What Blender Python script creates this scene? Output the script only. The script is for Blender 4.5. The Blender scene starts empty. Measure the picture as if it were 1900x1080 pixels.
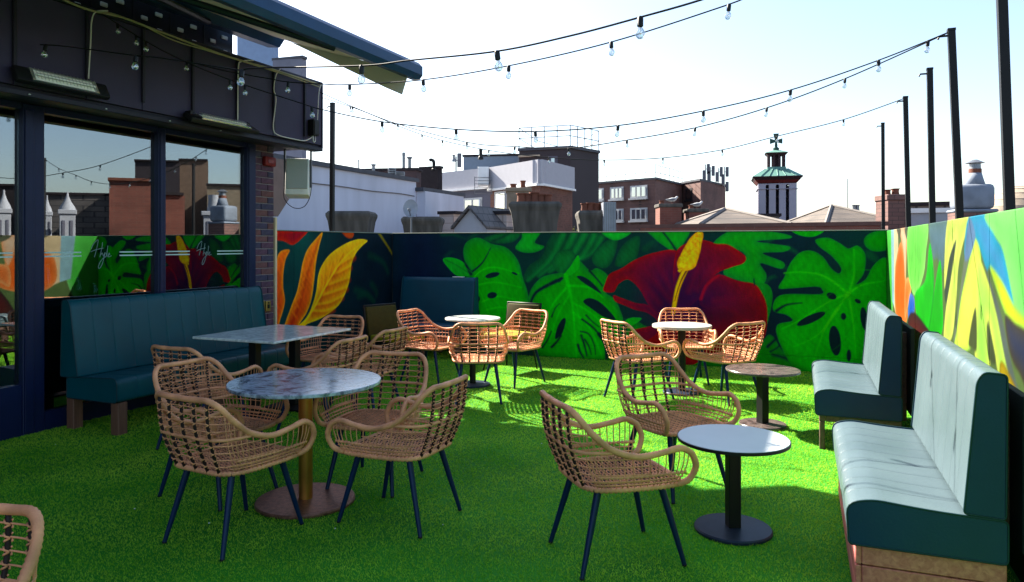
import bpy, bmesh, math, random
import numpy as np
from mathutils import Vector, Matrix

random.seed(7)
RNG = np.random.default_rng(7)
scene = bpy.context.scene
COL = scene.collection

# ------------------------------------------------------------------ camera
EYE = 1.57                      # eye height above the terrace
FPX, CX, CY = 1350.0, 950.0, 455.0
cam_data = bpy.data.cameras.new('camera')
cam = bpy.data.objects.new('camera', cam_data)
COL.objects.link(cam)
cam.location = (0, 0, EYE)
cam.rotation_euler = (math.radians(90), 0, 0)
cam_data.sensor_width = 36
cam_data.lens = 36 * FPX / 1900
cam_data.shift_y = -(540 - CY) / 1900
cam_data.clip_start = 0.05
cam_data.clip_end = 3000
scene.camera = cam

# ------------------------------------------------------------------ light
SUN_AZ = Vector((-0.713, 0.70)).normalized()      # towards the sun, on plan
SUN_EL = math.radians(37.0)
world = bpy.data.worlds.new('World')
scene.world = world
world.use_nodes = True
wn = world.node_tree.nodes
wl = world.node_tree.links
wn.clear()
sky = wn.new('ShaderNodeTexSky')
sky.sky_type = 'NISHITA'
sky.sun_disc = False
sky.sun_elevation = SUN_EL
sky.sun_rotation = math.atan2(SUN_AZ.x, SUN_AZ.y)
sky.air_density = 1.0
sky.dust_density = 1.4
sky.ozone_density = 1.0
bg = wn.new('ShaderNodeBackground')
bg.inputs['Strength'].default_value = 0.070
wo = wn.new('ShaderNodeOutputWorld')
wl.new(sky.outputs[0], bg.inputs['Color'])
wl.new(bg.outputs[0], wo.inputs['Surface'])

sun_data = bpy.data.lights.new('sun', 'SUN')
sun_data.energy = 5.0
sun_data.angle = math.radians(0.5)
sun_data.color = (1.0, 0.92, 0.78)
sun = bpy.data.objects.new('sun', sun_data)
COL.objects.link(sun)
sun.location = (-20, 20, 30)
sun_dir = Vector((-SUN_AZ.x * math.cos(SUN_EL), -SUN_AZ.y * math.cos(SUN_EL), -math.sin(SUN_EL)))
sun.rotation_euler = sun_dir.to_track_quat('-Z', 'Y').to_euler()

vs = scene.view_settings
vs.view_transform = 'Standard'
vs.look = 'None'
vs.gamma = 1.0
vs.use_curve_mapping = False
vs.exposure = 2.2

# ------------------------------------------------------------------ layout of the terrace
L0 = Vector((-4.11, 5.84)); UL = Vector((0.395, 0.9187)).normalized(); NL = Vector((UL.y, -UL.x))
CB = Vector((-1.66, 11.07)); DB = Vector((4.48, 8.70)); R0 = Vector((2.36, 3.36))
UB = (DB - CB).normalized(); NB = Vector((UB.y, -UB.x))       # NB points to the camera side
UR = (R0 - DB).normalized(); NR = Vector((UR.y, -UR.x))
WALL_H = 1.745
ANG_L = math.atan2(UL.y, UL.x); ANG_B = math.atan2(UB.y, UB.x); ANG_R = math.atan2(UR.y, UR.x)


def ray_plane(px, py, P, u, n, o=0.0):
    """where a sight line meets the vertical plane through P along u: (distance along, height)"""
    rx = (px - CX) / FPX
    Y = (o + P.dot(n)) / (rx * n.x + n.y)
    q = Vector((rx * Y, Y)) - P
    return q.dot(u), EYE - (py - CY) * Y / FPX


def LW(px, py, o=0.0): return ray_plane(px, py, L0, UL, NL, o)
def BW(px, py, o=0.0): return ray_plane(px, py, CB, UB, NB, o)
def RW(px, py, o=0.0): return ray_plane(px, py, DB, UR, NR, o)
def at(px, py, Y): return Vector(((px - CX) * Y / FPX, Y, EYE - (py - CY) * Y / FPX))
def lwall(a, o, z): return Vector((L0.x + UL.x * a + NL.x * o, L0.y + UL.y * a + NL.y * o, z))


# ------------------------------------------------------------------ materials
def lin(r, g, b):
    def c(x):
        x /= 255.0
        return x / 12.92 if x <= 0.04045 else ((x + 0.055) / 1.055) ** 2.4
    return (c(r), c(g), c(b))


MATS = {}


def M(name, col, rough=0.6, metal=0.0, var=0.12, scale=6.0, bump=0.0, bscale=60.0, spec=0.25, col2=None, detail=4.0, stretch=None):
    """principled surface: colour broken up by noise, optional fine relief"""
    if name in MATS: return MATS[name]
    m = bpy.data.materials.new(name); m.use_nodes = True
    nt = m.node_tree; p = nt.nodes['Principled BSDF']
    p.inputs['Roughness'].default_value = rough
    p.inputs['Metallic'].default_value = metal
    p.inputs['Specular IOR Level'].default_value = spec
    tc = nt.nodes.new('ShaderNodeTexCoord')
    nz = nt.nodes.new('ShaderNodeTexNoise'); nz.inputs['Scale'].default_value = scale; nz.inputs['Detail'].default_value = detail
    if stretch:
        mp = nt.nodes.new('ShaderNodeMapping'); mp.inputs['Scale'].default_value = stretch
        nt.links.new(tc.outputs['Object'], mp.inputs['Vector']); nt.links.new(mp.outputs[0], nz.inputs['Vector'])
    else: nt.links.new(tc.outputs['Object'], nz.inputs['Vector'])
    mx = nt.nodes.new('ShaderNodeMix'); mx.data_type = 'RGBA'
    c2 = col2 if col2 else tuple(min(1, c * (1 + var)) for c in col)
    c1 = col if col2 else tuple(c * (1 - var) for c in col)
    mx.inputs['A'].default_value = (*c1, 1); mx.inputs['B'].default_value = (*c2, 1)
    mr = nt.nodes.new('ShaderNodeMapRange')
    mr.inputs['From Min'].default_value = 0.3; mr.inputs['From Max'].default_value = 0.7
    nt.links.new(nz.outputs['Fac'], mr.inputs['Value'])
    nt.links.new(mr.outputs[0], mx.inputs['Factor'])
    nt.links.new(mx.outputs['Result'], p.inputs['Base Color'])
    if bump > 0:
        n2 = nt.nodes.new('ShaderNodeTexNoise'); n2.inputs['Scale'].default_value = bscale; n2.inputs['Detail'].default_value = 5
        nt.links.new(tc.outputs['Object'], n2.inputs['Vector'])
        b = nt.nodes.new('ShaderNodeBump'); b.inputs['Strength'].default_value = bump; b.inputs['Distance'].default_value = 0.01
        nt.links.new(n2.outputs['Fac'], b.inputs['Height']); nt.links.new(b.outputs[0], p.inputs['Normal'])
    MATS[name] = m
    return m


def M_marble(name, base, vein, rough=0.25, scale=3.0, contrast=0.5):
    if name in MATS: return MATS[name]
    m = bpy.data.materials.new(name); m.use_nodes = True
    nt = m.node_tree; p = nt.nodes['Principled BSDF']; p.inputs['Roughness'].default_value = rough
    tc = nt.nodes.new('ShaderNodeTexCoord')
    nz = nt.nodes.new('ShaderNodeTexNoise'); nz.inputs['Scale'].default_value = scale; nz.inputs['Detail'].default_value = 9
    nz.inputs['Distortion'].default_value = 1.6; nz.inputs['Roughness'].default_value = 0.65
    nt.links.new(tc.outputs['Object'], nz.inputs['Vector'])
    sb = nt.nodes.new('ShaderNodeMath'); sb.operation = 'SUBTRACT'; sb.inputs[1].default_value = 0.5
    ab = nt.nodes.new('ShaderNodeMath'); ab.operation = 'ABSOLUTE'
    mr = nt.nodes.new('ShaderNodeMapRange'); mr.inputs['From Min'].default_value = 0.0; mr.inputs['From Max'].default_value = 0.12
    mr.inputs['To Min'].default_value = contrast; mr.inputs['To Max'].default_value = 0.0
    nt.links.new(nz.outputs['Fac'], sb.inputs[0]); nt.links.new(sb.outputs[0], ab.inputs[0]); nt.links.new(ab.outputs[0], mr.inputs['Value'])
    n2 = nt.nodes.new('ShaderNodeTexNoise'); n2.inputs['Scale'].default_value = scale * 5; n2.inputs['Detail'].default_value = 6
    nt.links.new(tc.outputs['Object'], n2.inputs['Vector'])
    m2 = nt.nodes.new('ShaderNodeMapRange'); m2.inputs['From Min'].default_value = 0.4; m2.inputs['From Max'].default_value = 0.75
    m2.inputs['To Max'].default_value = contrast * 0.6
    nt.links.new(n2.outputs['Fac'], m2.inputs['Value'])
    ad = nt.nodes.new('ShaderNodeMath'); ad.operation = 'ADD'; ad.use_clamp = True
    nt.links.new(mr.outputs[0], ad.inputs[0]); nt.links.new(m2.outputs[0], ad.inputs[1])
    mx = nt.nodes.new('ShaderNodeMix'); mx.data_type = 'RGBA'
    mx.inputs['A'].default_value = (*base, 1); mx.inputs['B'].default_value = (*vein, 1)
    nt.links.new(ad.outputs[0], mx.inputs['Factor']); nt.links.new(mx.outputs['Result'], p.inputs['Base Color'])
    MATS[name] = m
    return m


def M_wood(name, c1, c2, rough=0.65, scale=(2, 30, 30)):
    if name in MATS: return MATS[name]
    m = bpy.data.materials.new(name); m.use_nodes = True
    nt = m.node_tree; p = nt.nodes['Principled BSDF']; p.inputs['Roughness'].default_value = rough
    tc = nt.nodes.new('ShaderNodeTexCoord'); mp = nt.nodes.new('ShaderNodeMapping'); mp.inputs['Scale'].default_value = scale
    nt.links.new(tc.outputs['Object'], mp.inputs['Vector'])
    nz = nt.nodes.new('ShaderNodeTexNoise'); nz.inputs['Scale'].default_value = 1.5; nz.inputs['Detail'].default_value = 6; nz.inputs['Distortion'].default_value = 0.6
    nt.links.new(mp.outputs[0], nz.inputs['Vector'])
    mr = nt.nodes.new('ShaderNodeMapRange'); mr.inputs['From Min'].default_value = 0.3; mr.inputs['From Max'].default_value = 0.7
    nt.links.new(nz.outputs['Fac'], mr.inputs['Value'])
    mx = nt.nodes.new('ShaderNodeMix'); mx.data_type = 'RGBA'
    mx.inputs['A'].default_value = (*c1, 1); mx.inputs['B'].default_value = (*c2, 1)
    nt.links.new(mr.outputs[0], mx.inputs['Factor']); nt.links.new(mx.outputs['Result'], p.inputs['Base Color'])
    b = nt.nodes.new('ShaderNodeBump'); b.inputs['Strength'].default_value = 0.3; b.inputs['Distance'].default_value = 0.005
    nt.links.new(nz.outputs['Fac'], b.inputs['Height']); nt.links.new(b.outputs[0], p.inputs['Normal'])
    MATS[name] = m
    return m


def M_courses(name, c1, c2, mortar, bw=0.225, rh=0.075, rough=0.85, grain=0.25, axis='XZ'):
    """far brickwork, slates or blocks whose pieces are too small to tell apart"""
    if name in MATS: return MATS[name]
    m = bpy.data.materials.new(name); m.use_nodes = True
    nt = m.node_tree; p = nt.nodes['Principled BSDF']; p.inputs['Roughness'].default_value = rough
    tc = nt.nodes.new('ShaderNodeTexCoord')
    sp = nt.nodes.new('ShaderNodeSeparateXYZ'); cb = nt.nodes.new('ShaderNodeCombineXYZ')
    nt.links.new(tc.outputs['Object'], sp.inputs[0])
    ad = nt.nodes.new('ShaderNodeMath'); ad.operation = 'ADD'
    nt.links.new(sp.outputs[0], ad.inputs[0]); nt.links.new(sp.outputs[1], ad.inputs[1])
    nt.links.new(ad.outputs[0], cb.inputs[0]); nt.links.new(sp.outputs[2], cb.inputs[1])
    br = nt.nodes.new('ShaderNodeTexBrick'); br.inputs['Scale'].default_value = 1.0
    br.inputs['Brick Width'].default_value = bw; br.inputs['Row Height'].default_value = rh
    br.inputs['Mortar Size'].default_value = rh * 0.07
    br.inputs['Color1'].default_value = (*c1, 1); br.inputs['Color2'].default_value = (*c2, 1); br.inputs['Mortar'].default_value = (*mortar, 1)
    nt.links.new(cb.outputs[0], br.inputs['Vector'])
    nz = nt.nodes.new('ShaderNodeTexNoise'); nz.inputs['Scale'].default_value = 1.3; nz.inputs['Detail'].default_value = 7
    nt.links.new(tc.outputs['Object'], nz.inputs['Vector'])
    mr = nt.nodes.new('ShaderNodeMapRange'); mr.inputs['From Min'].default_value = 0.3; mr.inputs['From Max'].default_value = 0.7
    mr.inputs['To Min'].default_value = 1 - grain; mr.inputs['To Max'].default_value = 1 + grain
    nt.links.new(nz.outputs['Fac'], mr.inputs['Value'])
    mx = nt.nodes.new('ShaderNodeMix'); mx.data_type = 'RGBA'; mx.blend_type = 'MULTIPLY'; mx.inputs['Factor'].default_value = 1.0
    nt.links.new(br.outputs['Color'], mx.inputs['A']); nt.links.new(mr.outputs[0], mx.inputs['B'])
    nt.links.new(mx.outputs['Result'], p.inputs['Base Color'])
    MATS[name] = m
    return m


def M_glass(name, refl=0.35, tint=(0.3, 0.35, 0.4), rough=0.0):
    """coated window glass: part mirror, part see-through"""
    if name in MATS: return MATS[name]
    m = bpy.data.materials.new(name); m.use_nodes = True
    nt = m.node_tree; nt.nodes.clear()
    out = nt.nodes.new('ShaderNodeOutputMaterial'); mix = nt.nodes.new('ShaderNodeMixShader')
    tr = nt.nodes.new('ShaderNodeBsdfTransparent'); tr.inputs[0].default_value = (*tint, 1)
    gl = nt.nodes.new('ShaderNodeBsdfGlossy'); gl.inputs['Roughness'].default_value = rough; gl.inputs[0].default_value = (0.93, 0.97, 1, 1)
    lw = nt.nodes.new('ShaderNodeLayerWeight'); lw.inputs['Blend'].default_value = 0.3
    mr = nt.nodes.new('ShaderNodeMapRange'); mr.inputs['To Min'].default_value = refl; mr.inputs['To Max'].default_value = min(1, refl + 0.5)
    nt.links.new(lw.outputs['Fresnel'], mr.inputs['Value']); nt.links.new(mr.outputs[0], mix.inputs['Fac'])
    nt.links.new(tr.outputs[0], mix.inputs[1]); nt.links.new(gl.outputs[0], mix.inputs[2]); nt.links.new(mix.outputs[0], out.inputs['Surface'])
    MATS[name] = m
    return m


def M_vcol(name, rough=0.6, bump=0.15):
    if name in MATS: return MATS[name]
    m = bpy.data.materials.new(name); m.use_nodes = True
    nt = m.node_tree; p = nt.nodes['Principled BSDF']; p.inputs['Roughness'].default_value = rough; p.inputs['Specular IOR Level'].default_value = 0.08
    a = nt.nodes.new('ShaderNodeVertexColor'); a.layer_name = 'paint'
    tc = nt.nodes.new('ShaderNodeTexCoord'); nz = nt.nodes.new('ShaderNodeTexNoise'); nz.inputs['Scale'].default_value = 3.0; nz.inputs['Detail'].default_value = 12; nz.inputs['Roughness'].default_value = 0.62
    nt.links.new(tc.outputs['Object'], nz.inputs['Vector'])
    mr = nt.nodes.new('ShaderNodeMapRange'); mr.inputs['From Min'].default_value = 0.3; mr.inputs['From Max'].default_value = 0.7
    mr.inputs['To Min'].default_value = 0.76; mr.inputs['To Max'].default_value = 1.2
    nt.links.new(nz.outputs['Fac'], mr.inputs['Value'])
    mx = nt.nodes.new('ShaderNodeMix'); mx.data_type = 'RGBA'; mx.blend_type = 'MULTIPLY'; mx.inputs['Factor'].default_value = 1
    nt.links.new(a.outputs['Color'], mx.inputs['A']); nt.links.new(mr.outputs[0], mx.inputs['B'])
    nt.links.new(mx.outputs['Result'], p.inputs['Base Color'])
    n2 = nt.nodes.new('ShaderNodeTexNoise'); n2.inputs['Scale'].default_value = 40
    nt.links.new(tc.outputs['Object'], n2.inputs['Vector'])
    b = nt.nodes.new('ShaderNodeBump'); b.inputs['Strength'].default_value = bump; b.inputs['Distance'].default_value = 0.01
    nt.links.new(n2.outputs['Fac'], b.inputs['Height']); nt.links.new(b.outputs[0], p.inputs['Normal'])
    MATS[name] = m
    return m


# ------------------------------------------------------------------ mesh helpers
class MB:
    def __init__(self): self.v = []; self.f = []; self.mi = []; self.cur = 0

    def add(self, verts, faces):
        o = len(self.v)
        self.v.extend([tuple(p) for p in verts])
        self.f.extend([tuple(i + o for i in f) for f in faces]); self.mi.extend([self.cur] * len(faces))
        return self

    def box(self, x0, x1, y0, y1, z0, z1, mat=None):
        c = [Vector((x, y, z)) for z in (z0, z1) for y in (y0, y1) for x in (x0, x1)]
        if mat is not None: c = [mat @ p for p in c]
        return self.add(c, [(0, 2, 3, 1), (4, 5, 7, 6), (0, 1, 5, 4), (2, 6, 7, 3), (0, 4, 6, 2), (1, 3, 7, 5)])

    def bbox(self, x0, x1, y0, y1, z0, z1, b=0.005, seg=1, mat=None):
        """box with bevelled edges"""
        bm = bmesh.new()
        bmesh.ops.create_cube(bm, size=1.0)
        for v in bm.verts:
            v.co = Vector(((x0 + x1) / 2 + v.co.x * (x1 - x0), (y0 + y1) / 2 + v.co.y * (y1 - y0), (z0 + z1) / 2 + v.co.z * (z1 - z0)))
        bmesh.ops.bevel(bm, geom=list(bm.edges), offset=b, segments=seg, affect='EDGES', profile=0.5)
        bm.verts.index_update()
        vs_ = [(mat @ v.co if mat is not None else v.co.copy()) for v in bm.verts]
        fs_ = [tuple(v.index for v in f.verts) for f in bm.faces]
        bm.free()
        return self.add(vs_, fs_)

    def tube(self, pts, r, n=6, closed=False, caps=True):
        pts = [Vector(p) for p in pts]; k = len(pts)
        rr = r if isinstance(r, (list, tuple)) else [r] * k
        tang = []
        for i in range(k):
            a = pts[(i - 1) % k] if (closed or i > 0) else pts[i]
            b = pts[(i + 1) % k] if (closed or i < k - 1) else pts[i]
            t = (b - a); tang.append(t.normalized() if t.length > 1e-9 else Vector((0, 0, 1)))
        ref = Vector((0, 0, 1)) if abs(tang[0].z) < 0.9 else Vector((1, 0, 0))
        nrm = (ref - tang[0] * ref.dot(tang[0])).normalized()
        vs_, fs_ = [], []
        for i in range(k):
            if i > 0:
                nrm = (nrm - tang[i] * nrm.dot(tang[i]))
                nrm = nrm.normalized() if nrm.length > 1e-6 else tang[i].orthogonal().normalized()
            bn = tang[i].cross(nrm)
            for j in range(n):
                an = 2 * math.pi * j / n
                vs_.append(pts[i] + (nrm * math.cos(an) + bn * math.sin(an)) * rr[i])
        m = k if closed else k - 1
        for i in range(m):
            for j in range(n):
                a = i * n + j; b = i * n + (j + 1) % n; c = ((i + 1) % k) * n + (j + 1) % n; d = ((i + 1) % k) * n + j
                fs_.append((a, b, c, d))
        if caps and not closed:
            fs_.append(tuple(reversed(range(n)))); fs_.append(tuple(range((k - 1) * n, k * n)))
        return self.add(vs_, fs_)

    def lathe(self, prof, n=32, c=(0, 0, 0)):
        """profile of (radius, z) turned round the z axis"""
        vs_, fs_ = [], []
        for (r, z) in prof:
            for j in range(n):
                an = 2 * math.pi * j / n
                vs_.append((c[0] + r * math.cos(an), c[1] + r * math.sin(an), c[2] + z))
        for i in range(len(prof) - 1):
            for j in range(n):
                fs_.append((i * n + j, i * n + (j + 1) % n, (i + 1) * n + (j + 1) % n, (i + 1) * n + j))
        fs_.append(tuple(reversed(range(n)))); fs_.append(tuple(range((len(prof) - 1) * n, len(prof) * n)))
        return self.add(vs_, fs_)

    def prism(self, poly, z0, z1):
        """plan polygon (anticlockwise) raised from z0 to z1"""
        n = len(poly)
        vs_ = [(p[0], p[1], z0) for p in poly] + [(p[0], p[1], z1) for p in poly]
        fs_ = [tuple(reversed(range(n))), tuple(range(n, 2 * n))] + [(i, (i + 1) % n, n + (i + 1) % n, n + i) for i in range(n)]
        return self.add(vs_, fs_)

    def extrude(self, poly, d):
        """closed 3-D polygon pushed along vector d"""
        n = len(poly); d = Vector(d)
        vs_ = [Vector(p) for p in poly] + [Vector(p) + d for p in poly]
        fs_ = [tuple(reversed(range(n))), tuple(range(n, 2 * n))] + [(i, (i + 1) % n, n + (i + 1) % n, n + i) for i in range(n)]
        return self.add(vs_, fs_)

    def build(self, name, mat, parent=None, smooth=False, angle=None, kind=None):
        me = bpy.data.meshes.new(name)
        me.from_pydata(self.v, [], self.f)
        mats = mat if isinstance(mat, (list, tuple)) else [mat]
        for m in mats: me.materials.append(m)
        if len(mats) > 1: me.polygons.foreach_set('material_index', self.mi)
        bm = bmesh.new(); bm.from_mesh(me); bmesh.ops.recalc_face_normals(bm, faces=bm.faces); bm.to_mesh(me); bm.free()
        if smooth:
            me.polygons.foreach_set('use_smooth', [True] * len(me.polygons))
            if angle is not None: me.set_sharp_from_angle(angle=math.radians(angle))
        me.update()
        return link(name, me, parent, kind)


def link(name, data, parent=None, kind=None):
    o = bpy.data.objects.new(name, data); COL.objects.link(o)
    if parent is not None: o.parent = parent
    if kind: o['kind'] = kind
    return o


def thing(name, label, cat, loc=(0, 0, 0), rz=0.0, group=None):
    o = bpy.data.objects.new(name, None); COL.objects.link(o)
    o.empty_display_size = 0.1
    o.location = loc; o.rotation_euler = (0, 0, rz)
    o['label'] = label; o['category'] = cat
    if group: o['group'] = group
    return o


def tag(o, label, cat, group=None):
    o['label'] = label; o['category'] = cat
    if group: o['group'] = group
    return o


def copy_tree(o, parent=None):
    c = o.copy(); COL.objects.link(c); c.parent = parent
    for ch in o.children: copy_tree(ch, c)
    return c


def spline(pts, n=8, closed=False):
    """Catmull-Rom through the points (any dimension)"""
    P = [np.array(p, float) for p in pts]; k = len(P); out = []
    rng = range(k) if closed else range(k - 1)
    for i in rng:
        if closed: p0, p1, p2, p3 = P[(i - 1) % k], P[i], P[(i + 1) % k], P[(i + 2) % k]
        else: p0, p1, p2, p3 = P[max(i - 1, 0)], P[i], P[i + 1], P[min(i + 2, k - 1)]
        for j in range(n):
            t = j / n
            out.append(0.5 * ((2 * p1) + (-p0 + p2) * t + (2 * p0 - 5 * p1 + 4 * p2 - p3) * t * t + (-p0 + 3 * p1 - 3 * p2 + p3) * t ** 3))
    if not closed: out.append(P[-1])
    return [tuple(p) for p in out]


def resample(pts, step):
    P = np.array(pts, float); d = np.r_[0, np.cumsum(np.linalg.norm(np.diff(P, axis=0), axis=1))]
    n = max(2, int(d[-1] / step) + 1); t = np.linspace(0, d[-1], n)
    return [tuple(np.array([np.interp(x, d, P[:, k]) for k in range(P.shape[1])])) for x in t]


def struct(name, mb, mat, smooth=False):
    o = mb.build(name, mat, None, smooth); o['kind'] = 'structure'
    return o
# ------------------------------------------------------------------ common materials
BLACK = M('black_metal', (0.006, 0.006, 0.007), 0.5, 0.0, 0.2)
WHITE = M('white_paint', (0.75, 0.75, 0.74), 0.5, 0, 0.05)
FRAME = M('window_frame_paint', lin(14, 26, 62), 0.4, 0.1, 0.1)
CLAD = M('fascia_cladding', lin(50, 44, 70), 0.55, 0.0, 0.16, 1.5, 0.1, 30, 0.25)
RATTAN = M('rattan', lin(220, 148, 106), 0.5, 0, 0.30, 9, 0.25, 220)
RATTAN_D = M('dark_cane', lin(40, 26, 28), 0.55, 0, 0.3, 14)
LEG = M('chair_leg_paint', lin(8, 34, 74), 0.38, 0.2, 0.1)
LEATHER = M('teal_leather', lin(0, 68, 78), 0.36, 0, 0.12, 3, 0.12, 90)
LEATHER_F = M('faded_teal_leather', lin(70, 86, 92), 0.42, 0, 0.10, 2.2, 0.12, 90, col2=lin(82, 98, 104))
LEATHER_SHADED = M('teal_leather_shaded_end', lin(16, 48, 84), 0.42, 0, 0.12, 3, 0.1, 90)  # same bench leather, with the shade on its ends put into the colour
SEAM = M('piping', lin(20, 50, 58), 0.5)

# ------------------------------------------------------------------ ground and terrace floor
g = MB(); g.add([(-1500, -1500, -12), (1500, -1500, -12), (1500, 1500, -12), (-1500, 1500, -12)], [(0, 1, 2, 3)])
struct('ground', g, M('city_ground', (0.09, 0.085, 0.08), 0.9, 0, 0.3, 0.05))

TURF = M('turf_backing', lin(42, 124, 18), 0.9, 0, 0.25, 1.1)
fp = [Vector((L0.x, L0.y)) + UL * (-14), Vector((L0.x, L0.y)) + UL * 5.75, CB, DB, DB + UR * 16]
base = MB(); base.prism([(p.x, p.y) for p in reversed(fp)], -0.6, 0.0)
floor = struct('terrace_floor', base, TURF)


def make_turf():
    """artificial grass: loose blades over the whole terrace, thicker near the viewer"""
    n = 1150000
    V = RNG.random((n, 2)) * np.array([7.6, 13.0]) + np.array([-0.3, 0.0])
    # v across the terrace from the left wall, u along it
    P = np.array([L0.x, L0.y]) + np.outer(V[:, 0], np.array([NL.x, NL.y])) + np.outer(V[:, 1] - 6.2, np.array([UL.x, UL.y]))
    X, Y = P[:, 0], P[:, 1]
    ub = (X - CB.x) * NB.x + (Y - CB.y) * NB.y          # in front of the back wall
    rb = (X - DB.x) * NR.x + (Y - DB.y) * NR.y
    lb = (X - L0.x) * NL.x + (Y - L0.y) * NL.y
    keep = (ub > 0.02) & (rb > 0.02) & (lb > 0.02) & (Y > 1.4) & (np.abs(X) < 0.78 * Y + 0.2)
    dens = np.clip(1.35 - Y * 0.105, 0.33, 1.0)
    keep &= RNG.random(n) < dens
    X, Y = X[keep], Y[keep]; k = len(X)
    far = np.clip(Y / 4.5, 0.8, 2.0)
    h = (0.006 + 0.010 * RNG.random(k)); w = (0.0018 + 0.0016 * RNG.random(k)) * far
    a = RNG.random(k) * 2 * np.pi; la = RNG.random(k) * 2 * np.pi
    lean = h * (0.3 + 0.9 * RNG.random(k))
    co = np.empty((k, 3, 3), np.float32)
    co[:, 0, 0] = X - np.cos(a) * w; co[:, 0, 1] = Y - np.sin(a) * w; co[:, 0, 2] = 0.001
    co[:, 1, 0] = X + np.cos(a) * w; co[:, 1, 1] = Y + np.sin(a) * w; co[:, 1, 2] = 0.001
    co[:, 2, 0] = X + np.cos(la) * lean; co[:, 2, 1] = Y + np.sin(la) * lean; co[:, 2, 2] = h
    me = bpy.data.meshes.new('turf')
    me.vertices.add(k * 3); me.vertices.foreach_set('co', co.ravel())
    me.loops.add(k * 3); me.loops.foreach_set('vertex_index', np.arange(k * 3, dtype=np.int32))
    me.polygons.add(k); me.polygons.foreach_set('loop_start', np.arange(0, k * 3, 3, dtype=np.int32))
    me.polygons.foreach_set('loop_total', np.full(k, 3, np.int32))
    me.update(calc_edges=True)
    m = bpy.data.materials.new('turf_blade'); m.use_nodes = True
    nt = m.node_tree; nt.nodes.clear()
    out = nt.nodes.new('ShaderNodeOutputMaterial'); mx = nt.nodes.new('ShaderNodeMixShader'); mx.inputs[0].default_value = 0.42
    d = nt.nodes.new('ShaderNodeBsdfDiffuse'); t = nt.nodes.new('ShaderNodeBsdfTranslucent')
    tc = nt.nodes.new('ShaderNodeTexCoord')
    n1 = nt.nodes.new('ShaderNodeTexNoise'); n1.inputs['Scale'].default_value = 1.6; n1.inputs['Detail'].default_value = 6
    n2 = nt.nodes.new('ShaderNodeTexNoise'); n2.inputs['Scale'].default_value = 55
    for q in (n1, n2): nt.links.new(tc.outputs['Object'], q.inputs['Vector'])
    ad = nt.nodes.new('ShaderNodeMath'); ad.operation = 'ADD'
    nt.links.new(n1.outputs['Fac'], ad.inputs[0]); nt.links.new(n2.outputs['Fac'], ad.inputs[1])
    cr = nt.nodes.new('ShaderNodeMapRange'); cr.inputs['From Min'].default_value = 0.6; cr.inputs['From Max'].default_value = 1.4
    nt.links.new(ad.outputs[0], cr.inputs['Value'])
    c = nt.nodes.new('ShaderNodeMix'); c.data_type = 'RGBA'
    c.inputs['A'].default_value = (*lin(56, 154, 18), 1); c.inputs['B'].default_value = (*lin(194, 228, 80), 1)
    nt.links.new(cr.outputs[0], c.inputs['Factor'])
    nt.links.new(c.outputs['Result'], d.inputs[0]); nt.links.new(c.outputs['Result'], t.inputs[0])
    nt.links.new(d.outputs[0], mx.inputs[1]); nt.links.new(t.outputs[0], mx.inputs[2]); nt.links.new(mx.outputs[0], out.inputs['Surface'])
    me.materials.append(m)
    o = link('artificial_grass', me, None, 'stuff')
    tag(o, 'bright green artificial grass covering the whole terrace floor', 'grass')


make_turf()


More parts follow.
